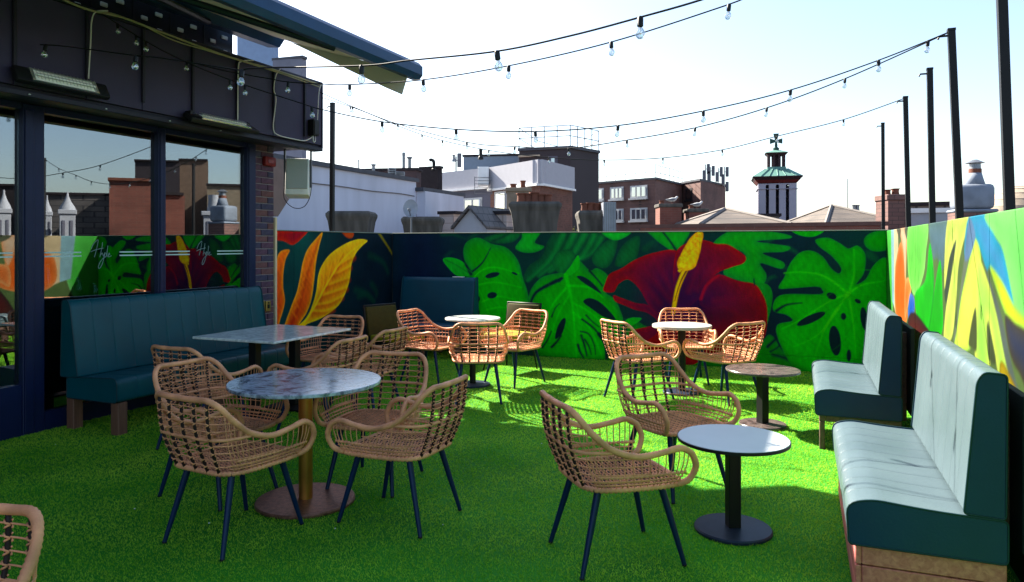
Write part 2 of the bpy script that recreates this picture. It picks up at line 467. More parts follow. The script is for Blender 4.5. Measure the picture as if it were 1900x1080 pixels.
# ------------------------------------------------------------------ mural painting (colour stored on a fine wall grid)
class Painter:
    def __init__(self, conv, u0, u1, z0, z1, nu, nz, bgcol):
        self.conv = conv
        self.us = np.linspace(u0, u1, nu); self.zs = np.linspace(z0, z1, nz)
        U, Z = np.meshgrid(self.us, self.zs, indexing='ij')
        self.U, self.Z = U.ravel(), Z.ravel()
        self.C = np.tile(np.array(lin(*bgcol)), (nu * nz, 1))
        self.nu, self.nz = nu, nz; self.du = (u1 - u0) / nu

    def pts(self, P, scale, org):
        return np.array([self.conv(org[0] + x / scale, org[1] + y / scale) for x, y in P])

    def _sub(self, P, pad):
        lo, hi = P.min(0) - pad, P.max(0) + pad
        return np.where((self.U >= lo[0]) & (self.U <= hi[0]) & (self.Z >= lo[1]) & (self.Z <= hi[1]))[0]

    @staticmethod
    def _dist(x, z, P, closed):
        A = P; B = np.roll(P, -1, 0)
        if not closed: A, B = P[:-1], P[1:]
        best = np.full(len(x), 1e9); par = np.zeros(len(x)); n = len(A)
        for i in range(n):
            dx, dz = B[i] - A[i]; L2 = dx * dx + dz * dz + 1e-12
            t = np.clip(((x - A[i, 0]) * dx + (z - A[i, 1]) * dz) / L2, 0, 1)
            d = np.hypot(x - A[i, 0] - t * dx, z - A[i, 1] - t * dz)
            m = d < best
            best[m] = d[m]; par[m] = (i + t[m]) / n
        return best, par

    def shape(self, P, col, edge=None, ew=0.04, soft=0.004, grad=None, streak=0.10, curve=True, alpha=1.0):
        """filled painted shape; edge = colour it turns to at its rim, grad = (colour, dir u, dir z)"""
        Q = np.array(spline(P, 6, True)) if curve else np.asarray(P)
        ix = self._sub(Q, soft * 2)
        if len(ix) == 0: return
        x, z = self.U[ix], self.Z[ix]
        ins = np.zeros(len(ix), bool); n = len(Q)
        for i in range(n):
            x1, z1 = Q[i]; x2, z2 = Q[(i + 1) % n]
            c = ((z1 > z) != (z2 > z)); 
            with np.errstate(divide='ignore', invalid='ignore'):
                xi = (x2 - x1) * (z - z1) / (z2 - z1 + 1e-15) + x1
            ins ^= c & (x < xi)
        d, _ = self._dist(x, z, Q, True)
        sd = np.where(ins, d, -d)
        a = np.clip(0.5 + sd / (2 * soft), 0, 1) * alpha
        c = np.tile(np.array(lin(*col)), (len(ix), 1))
        if grad is not None:
            gc, gu, gz = grad
            s = x * gu + z * gz; s = (s - s.min()) / (np.ptp(s) + 1e-9)
            c = c * (1 - s[:, None]) + np.array(lin(*gc)) * s[:, None]
        if edge is not None:
            e = np.exp(-np.clip(sd, 0, None) / ew)[:, None]
            c = c * (1 - e) + np.array(lin(*edge)) * e
        if streak:
            c = c * (1 + streak * np.sin(x * 61 + np.sin(z * 17) * 2.1 + z * 23) * np.sin(z * 31 + x * 13))[:, None]
        self.C[ix] = self.C[ix] * (1 - a[:, None]) + c * a[:, None]

    def stroke(self, P, w, col, w2=None, soft=0.006, alpha=1.0, curve=True):
        Q = np.array(spline(P, 6)) if curve and len(P) > 2 else np.asarray(P, float)
        w2 = w if w2 is None else w2
        ix = self._sub(Q, max(w, w2) + soft * 2)
        if len(ix) == 0: return
        d, t = self._dist(self.U[ix], self.Z[ix], Q, False)
        ww = w + (w2 - w) * t
        a = np.clip(0.5 + (ww - d) / (2 * soft), 0, 1)[:, None] * alpha
        self.C[ix] = self.C[ix] * (1 - a) + np.array(lin(*col)) * a

    def blob(self, c, r, col, alpha=1.0, power=2.0):
        c = np.array(c)
        d = np.hypot((self.U - c[0]) / r[0], (self.Z - c[1]) / r[1])
        a = (np.exp(-d ** power) * alpha)[:, None]
        self.C = self.C * (1 - a) + np.array(lin(*col)) * a

    def panels(self, cuts_u, cuts_z, parent, name, mat, yoff=0.0, gap=0.002):
        """cut the painted face into boards and build each as a part"""
        nu, nz = self.nu, self.nz
        C3 = np.clip(self.C, 0, 1).reshape(nu, nz, 3)
        ue = [0] + [int(np.argmin(abs(self.us - c))) for c in cuts_u] + [nu - 1]
        ze = [0] + [int(np.argmin(abs(self.zs - c))) for c in cuts_z] + [nz - 1]
        for i in range(len(ue) - 1):
            for j in range(len(ze) - 1):
                a, b, c, d = ue[i], ue[i + 1], ze[j], ze[j + 1]
                us = self.us[a:b + 1].copy(); zs = self.zs[c:d + 1].copy()
                us[0] += gap; us[-1] -= gap; zs[0] += gap; zs[-1] -= gap
                n1, n2 = len(us), len(zs)
                Ug, Zg = np.meshgrid(us, zs, indexing='ij')
                co = np.stack([Ug, np.full_like(Ug, yoff), Zg], -1).reshape(-1, 3)
                idx = np.arange(n1 * n2).reshape(n1, n2)
                q = np.stack([idx[:-1, :-1], idx[1:, :-1], idx[1:, 1:], idx[:-1, 1:]], -1).reshape(-1, 4)
                cols = C3[a:b + 1, c:d + 1].reshape(-1, 3)
                # board edges (12 mm thick)
                e = len(co)
                rim = np.r_[idx[:, 0], idx[-1, 1:], idx[::-1, -1][1:], idx[0, ::-1][1:-1]]
                back = co[rim].copy(); back[:, 1] += 0.012
                co = np.vstack([co, back]); m = len(rim)
                k = np.arange(m)
                side = np.stack([rim[k], e + k, e + (k + 1) % m, rim[(k + 1) % m]], -1)
                q = np.vstack([q, side]); cols = np.vstack([cols, cols[rim]])
                me = bpy.data.meshes.new(name)
                me.vertices.add(len(co)); me.vertices.foreach_set('co', co.astype(np.float32).ravel())
                me.loops.add(len(q) * 4); me.loops.foreach_set('vertex_index', q.astype(np.int32).ravel())
                me.polygons.add(len(q)); me.polygons.foreach_set('loop_start', np.arange(0, len(q) * 4, 4, dtype=np.int32))
                me.polygons.foreach_set('loop_total', np.full(len(q), 4, np.int32))
                me.update(calc_edges=True)
                at_ = me.attributes.new('paint', 'FLOAT_COLOR', 'POINT')
                at_.data.foreach_set('color', np.c_[cols, np.ones(len(cols))].astype(np.float32).ravel())
                me.materials.append(mat)
                link(name, me, parent)


def vivid(C, gain, sat):
    g_ = C.mean(1, keepdims=True)
    return np.clip(g_ + (C - g_) * sat, 0.0015, 1) * gain


MURAL = M_vcol('mural_paint', 0.7, 0.2)
MURAL_R = M_vcol('mural_print', 0.55, 0.05)
BOARD = M('wall_board', lin(60, 62, 60), 0.8)


# ---- back wall: monstera leaves and a red hibiscus
def back_wall():
    t = thing('mural_wall', 'long back wall painted with green monstera leaves and a red hibiscus', 'wall', (CB.x, CB.y, 0), ANG_B)
    Lw = (DB - CB).length
    P = Painter(BW, -0.18, Lw, 0.0, WALL_H, 840, 224, (6, 42, 40))
    s7, o7 = 4.0, (820, 420); s2, o2 = 2.714, (980, 400)
    A = lambda pts: P.pts(pts, s7, o7)
    B = lambda pts: P.pts(pts, s2, o2)
    P.blob(BW(780, 500), (0.75, 2.0), (6, 20, 44), 0.9)
    P.blob(BW(1450, 560), (0.6, 2.0), (8, 22, 40), 0.7)
    DK = (5, 30, 36)
    for _ in range(70):
        u_, z_ = random.uniform(0.6, 6.5), random.uniform(0, WALL_H); a_ = random.uniform(-1.2, 1.2); l_ = random.uniform(.12, .4)
        P.stroke([(u_, z_), (u_ + l_ * .5, z_ + l_ * .5 * a_ + .03), (u_ + l_, z_ + l_ * a_)], random.uniform(.015, .05), random.choice([(7, 62, 40), (8, 54, 44), (6, 34, 44), (10, 72, 42)]), .006, .02, .6)
    # deep green fan leaves along the top
    P.shape(A([(600, 420), (640, 300), (740, 220), (850, 40), (1230, 40), (1090, 200), (950, 310), (760, 350)]), (12, 84, 44), (6, 52, 36), 0.12)
    for k, (a, b) in enumerate([((640, 400), (900, 60)), ((720, 370), (980, 60)), ((800, 340), (1060, 60)), ((900, 330), (1130, 70)), ((980, 270), (1180, 90))]):
        P.stroke(A([a, ((a[0] + b[0]) / 2 + 30, (a[1] + b[1]) / 2 + 20), b]), 0.012, (26, 122, 54), 0.03, 0.03, 0.6)
        P.stroke(A([(a[0] + 40, a[1]), ((a[0] + b[0]) / 2 + 70, (a[1] + b[1]) / 2 + 20), (b[0] + 45, b[1])]), 0.012, (5, 44, 34), 0.02, 0.03, 0.75)
    P.shape(A([(1115, 260), (1130, 190), (1210, 115), (1300, 80), (1290, 190), (1240, 295), (1170, 310)]), (14, 92, 44), (8, 58, 38), 0.06)
    P.shape(A([(1285, 290), (1320, 170), (1400, 90), (1470, 80), (1450, 230), (1380, 290)]), (12, 84, 42), (8, 54, 38), 0.06)
    P.shape(A([(820, 270), (850, 200), (930, 170), (990, 210), (960, 290), (905, 355), (850, 330)]), (16, 104, 46), (10, 70, 40), 0.06)
    P.shape(A([(300, 100), (380, 60), (470, 40), (590, 40), (540, 110), (430, 130)]), (16, 96, 44), (8, 54, 38), 0.05)
    P.stroke(A([(380, 110), (450, 80), (510, 45)]), 0.02, (8, 50, 36), 0.01, 0.02)
    P.shape(A([(545, 160), (590, 90), (605, 40), (730, 40), (690, 120), (760, 150), (700, 190), (610, 195)]), (24, 148, 48), (16, 110, 44), 0.05)
    P.shape(A([(1190, 40), (1400, 40), (1330, 95), (1260, 100)]), (34, 160, 56), (20, 120, 46), 0.04)
    # left monstera
    P.shape(A([(160, 170), (190, 112), (270, 84), (370, 130), (460, 150), (520, 195), (570, 270), (600, 380), (630, 470), (648, 560), (640, 640), (600, 760), (400, 860), (220, 800), (150, 640), (140, 500), (150, 400), (213, 345), (170, 260)]),
            (18, 134, 36), (14, 108, 44), 0.09, grad=((30, 158, 26), 0.3, -1))
    P.shape(A([(8, 246), (60, 232), (130, 250), (180, 290), (212, 352), (170, 372), (110, 365), (50, 310)]), (22, 138, 46), (34, 160, 50), 0.02)
    P.stroke(A([(20, 245), (110, 290), (205, 350)]), 0.006, (14, 92, 36), 0.004, 0.012)
    P.stroke(A([(214, 345), (300, 270), (362, 160)]), 0.018, DK, 0.006, 0.01)
    P.stroke(A([(214, 350), (180, 290), (150, 230)]), 0.03, DK, 0.01, 0.01)
    for pts in ([(225, 390), (300, 325), (400, 305), (570, 350)], [(245, 440), (400, 415), (590, 455)], [(245, 430), (290, 500), (345, 640)], [(300, 560), (420, 520), (590, 560)],
                [(235, 420), (215, 540), (180, 660)], [(330, 620), (450, 600), (600, 640)]):
        P.stroke(A(pts), 0.016, (66, 182, 40), 0.005, 0.012, 0.62)
    for c, r, an in (((375, 362), (55, 20), -14), ((372, 512), (37, 24), -10), ((244, 495), (11, 32), 12), ((270, 540), (13, 22), 10), ((250, 640), (32, 30), -30), ((540, 350), (24, 9), 25)):
        q = [(c[0] + r[0] * math.cos(x) * math.cos(math.radians(an)) - r[1] * math.sin(x) * math.sin(math.radians(an)),
              c[1] + r[0] * math.cos(x) * math.sin(math.radians(an)) + r[1] * math.sin(x) * math.cos(math.radians(an))) for x in np.linspace(0, 2 * math.pi, 9)[:-1]]
        P.shape(A(q), DK, None, streak=0)
    # second monstera
    P.shape(A([(880, 345), (760, 370), (690, 425), (650, 500), (640, 610), (690, 760), (675, 900), (740, 990), (900, 1040), (1100, 1050), (1230, 1030), (1310, 920), (1342, 720), (1330, 640), (1280, 540),
               (1210, 485), (1235, 400), (1218, 350), (1150, 310), (1095, 325), (1000, 240), (950, 300), (915, 350)]),
            (18, 128, 34), (14, 104, 42), 0.10, grad=((22, 160, 20), 0.0, -1))
    P.shape(A([(905, 360), (960, 290), (1010, 215), (1020, 300), (960, 360)]), (26, 146, 44), None)
    for pts, w in (([(920, 365), (970, 600), (1000, 1000)], 0.03), ([(930, 440), (1100, 455), (1195, 530)], 0.018), ([(920, 460), (800, 620), (715, 880)], 0.018), ([(980, 640), (1100, 760), (1190, 980)], 0.016),
                   ([(960, 560), (1100, 640), (1240, 760)], 0.014), ([(940, 520), (860, 660), (800, 860)], 0.012)):
        P.stroke(A(pts), w, (54, 186, 34), 0.005, 0.013, 0.6)
    P.shape(A([(1000, 372), (1050, 372), (1120, 420), (1185, 500), (1120, 465), (1040, 412)]), DK, streak=0)
    P.shape(A([(1048, 560), (1100, 532), (1190, 575), (1290, 690), (1200, 672), (1110, 612)]), DK, streak=0)
    P.shape(A([(838, 830), (858, 745), (900, 682), (920, 700), (895, 790), (860, 830)]), DK, streak=0)
    P.stroke(A([(648, 600), (700, 490), (850, 405)]), 0.016, DK, 0.03, 0.012)
    P.stroke(A([(870, 400), (890, 385)]), 0.03, DK, 0.022, 0.01)
    for pts, w in (([(815, 670), (840, 610), (872, 575)], 0.012), ([(745, 900), (780, 850), (812, 780)], 0.014), ([(815, 895), (850, 860), (885, 810)], 0.02), ([(1010, 880), (1025, 930), (1050, 975)], 0.02), ([(1035, 810), (1060, 890), (1075, 960)], 0.018),
                   ([(1060, 840), (1090, 890), (1108, 950)], 0.014), ([(1030, 780), (1090, 800), (1130, 880), (1140, 950)], 0.012), ([(1040, 690), (1120, 750), (1170, 810), (1215, 900), (1215, 985)], 0.016), ([(1165, 800), (1210, 870), (1225, 980)], 0.03), ([(1070, 660), (1120, 710), (1165, 745)], 0.012), ([(1095, 330), (1150, 390), (1190, 440)], 0.016)):
        P.stroke(A(pts), w, DK, w * 0.6, 0.01)
    # green foot leaf below the hibiscus
    P.shape(B([(1150, 640), (1220, 600), (1290, 690), (1390, 760), (1440, 860), (1100, 860), (560, 840), (480, 700), (520, 520), (600, 560), (900, 660)]), (14, 118, 28), (10, 88, 36), 0.08)
    P.stroke(B([(1205, 660), (1250, 620), (1290, 590)]), 0.02, DK, 0.01, 0.012)
    P.stroke(B([(1220, 685), (1260, 660), (1300, 600)]), 0.012, DK, 0.006, 0.012)
    P.stroke(B([(1230, 700), (1330, 735), (1400, 830)]), 0.016, DK, 0.03, 0.02)
    P.shape(B([(490, 530), (520, 515), (570, 518), (540, 545), (500, 560)]), (26, 150, 44), None)
    # leaf behind the flower, top right
    P.shape(B([(930, 150), (1010, 80), (1140, 70), (1300, 95), (1315, 115), (1150, 130), (1312, 155), (1290, 182), (1180, 190), (1285, 235), (1272, 268), (1170, 240), (1200, 300), (1180, 350), (1130, 345), (990, 300), (1010, 250), (1095, 210), (1050, 170)]),
            (20, 134, 38), (16, 112, 42), 0.06)
    P.shape(B([(1120, 350), (1200, 345), (1230, 400), (1215, 500), (1190, 560), (1150, 450)]), (16, 112, 38), None)
    P.shape(B([(600, 70), (700, 60), (810, 70), (790, 130), (740, 180), (680, 150), (630, 110)]), (20, 134, 42), (14, 104, 42), 0.04)
    P.stroke(B([(680, 85), (715, 130), (745, 175)]), 0.012, DK, 0.018, 0.012)
    P.shape(B([(1330, 70), (1490, 70), (1440, 105), (1370, 100)]), (22, 138, 40), None)
    # right monstera
    P.shape(B([(1262, 365), (1290, 310), (1320, 240), (1370, 186), (1430, 178), (1485, 210), (1525, 265), (1565, 292), (1575, 262), (1530, 205), (1465, 155), (1448, 122), (1510, 112), (1570, 140), (1612, 166), (1660, 152), (1698, 200), (1690, 290), (1652, 345),
               (1700, 320), (1740, 250), (1800, 212), (1830, 300), (1830, 560), (1760, 600), (1725, 720), (1640, 770), (1560, 850), (1430, 860), (1330, 760), (1262, 630), (1254, 552), (1330, 530), (1300, 500), (1236, 480), (1244, 422), (1300, 396), (1470, 396), (1480, 372), (1450, 358), (1330, 366)]),
            (20, 136, 30), (14, 116, 38), 0.07, grad=((28, 160, 22), 0.0, -1))
    for pts in ([(1612, 395), (1500, 310), (1390, 285), (1290, 290)], [(1612, 395), (1520, 430), (1380, 520), (1280, 570)], [(1612, 395), (1500, 560), (1420, 780)], [(1612, 395), (1640, 560), (1650, 720)], [(1612, 395), (1680, 350), (1790, 330)], [(1612, 395), (1640, 300), (1640, 170)], [(1560, 470), (1460, 600), (1340, 660)]):
        P.stroke(B(pts), 0.02, (72, 180, 40), 0.005, 0.013, 0.6)
    for c, r, an in (((1528, 405), (26, 17), 20), ((1660, 431), (17, 11), 30), ((1588, 508), (14, 18), 0), ((1545, 630), (30, 76), -6), ((1692, 520), (19, 60), -8), ((1425, 520), (78, 20), -24), ((1615, 705), (12, 30), 0)):
        q = [(c[0] + r[0] * math.cos(x) * math.cos(math.radians(an)) - r[1] * math.sin(x) * math.sin(math.radians(an)),
              c[1] + r[0] * math.cos(x) * math.sin(math.radians(an)) + r[1] * math.sin(x) * math.cos(math.radians(an))) for x in np.linspace(0, 2 * math.pi, 11)[:-1]]
        P.shape(B(q), DK, None, streak=0)
    P.stroke(B([(1250, 480), (1300, 450), (1378, 440)]), 0.022, DK, 0.006, 0.012)
    P.shape(B([(1690, 125), (1720, 90), (1790, 72), (1830, 90), (1830, 160), (1760, 182), (1710, 165)]), (20, 128, 34), (14, 100, 38), 0.04)
    # hibiscus
    RED, RIM, PUR = (118, 6, 34), (142, 12, 40), (42, 5, 52)
    P.shape(B([(380, 380), (388, 340), (410, 295), (470, 266), (540, 222), (640, 186), (750, 180), (790, 300), (760, 480), (660, 530), (600, 440), (560, 370), (505, 322), (455, 345), (430, 385)]), RED, RIM, 0.05, grad=(PUR, 1, -0.4))
    P.shape(B([(430, 402), (470, 415), (540, 440), (600, 450), (660, 490), (760, 470), (770, 620), (700, 660), (560, 640), (510, 585), (620, 555), (650, 530), (600, 490), (540, 475), (480, 450), (438, 432)]), RED, RIM, 0.04, grad=(PUR, 0.8, 0.6))
    P.shape(B([(745, 185), (800, 138), (842, 118), (910, 130), (945, 142), (1005, 146), (1062, 180), (1097, 212), (1080, 242), (1020, 262), (940, 300), (860, 420), (760, 470), (730, 330)]), RED, RIM, 0.05, grad=(PUR, -1, -0.8))
    P.shape(B([(860, 430), (900, 340), (960, 298), (1060, 330), (1140, 345), (1182, 400), (1202, 460), (1203, 540), (1188, 615), (1150, 640), (1110, 560), (1000, 470), (900, 470)]), (84, 5, 44), RIM, 0.05, grad=(RED, 1, 0.2))
    P.shape(B([(740, 470), (880, 470), (1000, 462), (1060, 500), (1110, 560), (1150, 630), (1060, 690), (900, 720), (800, 760), (740, 700), (560, 660), (640, 600)]), (110, 6, 30), (134, 12, 36), 0.05, grad=(RED, 1, 0))
    P.blob(P.pts([(790, 430)], s2, o2)[0], (0.62, 0.40), PUR, 0.92, 3)
    P.blob(P.pts([(1010, 500)], s2, o2)[0], (0.34, 0.12), (44, 4, 30), 0.55)
    P.stroke(B([(870, 420), (900, 350), (960, 300)]), 0.012, (170, 24, 56), 0.008, 0.02, 0.8)
    P.stroke(B([(1140, 350), (1136, 320)]), 0.008, DK)
    for pts in ([(560, 250), (640, 330), (720, 430)], [(640, 215), (690, 310), (740, 420)], [(480, 285), (580, 350), (660, 440)], [(900, 150), (860, 260), (810, 380)], [(1000, 190), (920, 270), (850, 370)], [(1150, 430), (1050, 420), (940, 430)]):
        P.stroke(B(pts), 0.02, (104, 6, 44), 0.03, 0.04, 0.5)
    YEL = (232, 172, 20)
    P.stroke(B([(792, 270), (752, 370), (730, 490)]), 0.034, YEL, 0.022, 0.01)
    P.stroke(B([(800, 272), (765, 340), (738, 430)]), 0.012, (70, 20, 40), 0.004, 0.008)
    P.shape(B([(838, 92), (862, 78), (882, 92), (874, 140), (866, 185), (852, 232), (838, 262), (800, 278), (760, 270), (750, 236), (768, 196), (788, 158), (812, 118)]), YEL, (206, 130, 14), 0.02, streak=0.25)
    for i in range(60):
        x = 760 + random.random() * 110; z = 95 + (870 - x) * 1.5 + random.uniform(-35, 35)
        P.stroke(B([(x, z), (x + random.uniform(-8, 8), z + random.uniform(-8, 8))]), 0.012, random.choice([(250, 200, 50), (240, 190, 40), (205, 128, 16)]), 0.01, 0.008, 0.7)
    # small shadow-green side veins, then grime along the foot of the wall
    for (org, n_, sp) in ((BW(873, 530), 9, .16), (BW(1062, 560), 12, .19), (BW(1574, 560), 14, .22)):
        for k in range(n_):
            a_ = random.uniform(0, 6.28); l_ = random.uniform(.15, .45); u_ = org[0] + random.gauss(0, sp); z_ = org[1] + random.gauss(0, sp)
            P.stroke([(u_, z_), (u_ + l_ * .5 * math.cos(a_) + .02, z_ + l_ * .5 * math.sin(a_)), (u_ + l_ * math.cos(a_), z_ + l_ * math.sin(a_))], .006, random.choice([(14, 104, 30), (40, 160, 40)]), .002, .008, .35)
    gr_ = np.clip(1 - P.Z / (0.07 + 0.05 * np.sin(P.U * 5.3) * np.sin(P.U * 13.1 + 1)), 0, 1)[:, None] * 0.45
    P.C = P.C * (1 - gr_) + np.array(lin(40, 44, 30)) * gr_
    # brush grain over the whole wall
    n = np.sin(P.U * 140 + np.sin(P.Z * 9) * 3) * np.sin(P.U * 33 + P.Z * 7)
    P.C *= (1 + 0.05 * n)[:, None]
    P.C = vivid(P.C, 1.45, 1.25)
    P.panels([2.2, 4.4], [0.185], t, 'wall_panel', MURAL, 0.0, 0.001)
    b = MB(); b.box(-0.2, Lw + 0.02, 0.013, 0.14, -0.1, WALL_H - 0.004); b.build('wall_core', BOARD, t)
    b = MB(); b.bbox(-0.2, Lw + 0.03, -0.012, 0.15, WALL_H, WALL_H + 0.012, 0.003); b.build('coping', M('coping_strip', lin(120, 128, 116), 0.6), t)


def left_mural_wall():
    a0 = 3.20; a1 = 5.765
    t = thing('mural_wall', 'left wall beside the brick pier painted with orange and yellow leaves', 'wall', (L0.x, L0.y, 0), ANG_L)
    P = Painter(LW, a0, a1, 0.0, WALL_H, 300, 190, (6, 52, 52))
    s6, o6 = 5.0, (500, 420)
    A = lambda pts: P.pts(pts, s6, o6)
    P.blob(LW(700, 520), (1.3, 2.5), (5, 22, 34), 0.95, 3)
    P.blob(LW(560, 440), (0.22, 0.4), (10, 78, 70), 0.6)
    P.shape(A([(-60, 40), (60, 30), (345, 30), (300, 110), (215, 172), (120, 135), (-60, 120)]), (150, 40, 40), (190, 60, 44), 0.04, grad=((120, 24, 50), 1, 0))
    P.shape(A([(670, 40), (775, 40), (775, 100), (735, 112), (695, 85)]), (196, 84, 44), (150, 60, 36), 0.03)
    YL, OR, RD = (238, 178, 30), (232, 120, 24), (186, 58, 22)
    # first leaf
    P.shape(A([(187, 222), (120, 224), (78, 272), (52, 400), (20, 600), (20, 1100), (60, 1000), (95, 880), (142, 705), (126, 560), (130, 420), (152, 300)]), RD, (240, 150, 60), 0.02, grad=((222, 104, 40), 0, 1))
    # second leaf
    P.shape(A([(492, 58), (420, 128), (350, 220), (310, 330), (288, 450), (256, 600), (215, 710), (140, 920), (120, 1050), (220, 1000), (290, 885), (345, 800), (388, 680), (412, 520), (432, 330), (462, 180)]), RD, (240, 170, 50), 0.025, grad=(OR, 0.2, 1))
    P.stroke(A([(180, 960), (290, 700), (360, 420), (470, 100)]), 0.012, (150, 36, 18), 0.006, 0.03, 0.7)
    for k in range(7):
        y = 250 + k * 90
        P.stroke(A([(400 - k * 26, y - 40), (385 - k * 28, y), (400 - k * 26, y + 50)]), 0.008, (240, 140, 50), 0.004, 0.02, 0.6)
    # third leaf
    P.shape(A([(908, 134), (840, 118), (740, 145), (640, 200), (560, 262), (500, 340), (456, 440), (434, 600), (402, 720), (350, 840), (262, 930), (200, 1020), (300, 985), (340, 912), (460, 862), (560, 802), (650, 720), (712, 600), (746, 480), (762, 350), (802, 250), (862, 180)]), OR, (244, 200, 40), 0.035, grad=(YL, 0.5, 1))
    spine = [(300, 930), (420, 740), (530, 540), (640, 360), (760, 230), (890, 140)]
    for (a, b, c) in (((440, 720), (560, 700), (680, 640)), ((480, 640), (600, 600), (720, 560)), ((530, 545), (650, 500), (740, 470)), ((580, 450), (680, 400), (755, 360)), ((640, 360), (710, 310), (790, 270)),
                      ((470, 660), (500, 540), (500, 440)), ((530, 545), (560, 420), (580, 320)), ((600, 430), (640, 320), (680, 240)), ((400, 780), (520, 780), (600, 750))):
        P.stroke(A([(a[0], a[1] + 25), (b[0], b[1] + 28), (c[0], c[1] + 25)]), 0.028, (196, 70, 14), 0.01, 0.045, 0.75)
        P.stroke(A([a, b, c]), 0.008, (252, 196, 50), 0.004, 0.02, 0.8)
    P.stroke(A(spine), 0.014, (252, 206, 60), 0.005, 0.015, 0.9)
    # thin stem and faint leaves in the dark corner
    P.stroke(A([(1010, 55), (1130, 240), (1250, 470)]), 0.02, (128, 112, 40), 0.014, 0.015, 0.85)
    for pts in ([(930, 270), (1050, 330), (1100, 430)], [(800, 590), (900, 620), (970, 690)], [(830, 650), (900, 640), (970, 700)], [(950, 540), (990, 600), (990, 640)]):
        P.stroke(A(pts), 0.03, (20, 66, 44), 0.01, 0.05, 0.6)
    n = np.sin(P.U * 120 + np.sin(P.Z * 9) * 3) * np.sin(P.U * 41 + P.Z * 7)
    P.C *= (1 + 0.06 * n)[:, None]
    P.C = vivid(P.C, 1.1, 1.2)
    P.panels([3.52, 4.15], [], t, 'wall_panel', MURAL, 0.0, 0.003)
    b = MB(); b.box(a0, a1 + 0.1, 0.013, 0.12, -0.1, WALL_H - 0.004); b.build('wall_core', BOARD, t)
    b = MB(); b.bbox(a0 + 0.004, a1 + 0.1, -0.01, 0.13, WALL_H, WALL_H + 0.012, 0.003); b.build('coping', M('coping_strip', lin(120, 128, 116), 0.6), t)
    b = MB(); b.bbox(a0 - 0.035, a0 - 0.004, -0.02, 0.03, 0.0, WALL_H + 0.16, 0.003); b.build('edge_batten', M('pale_batten', lin(206, 186, 150), 0.7), t)


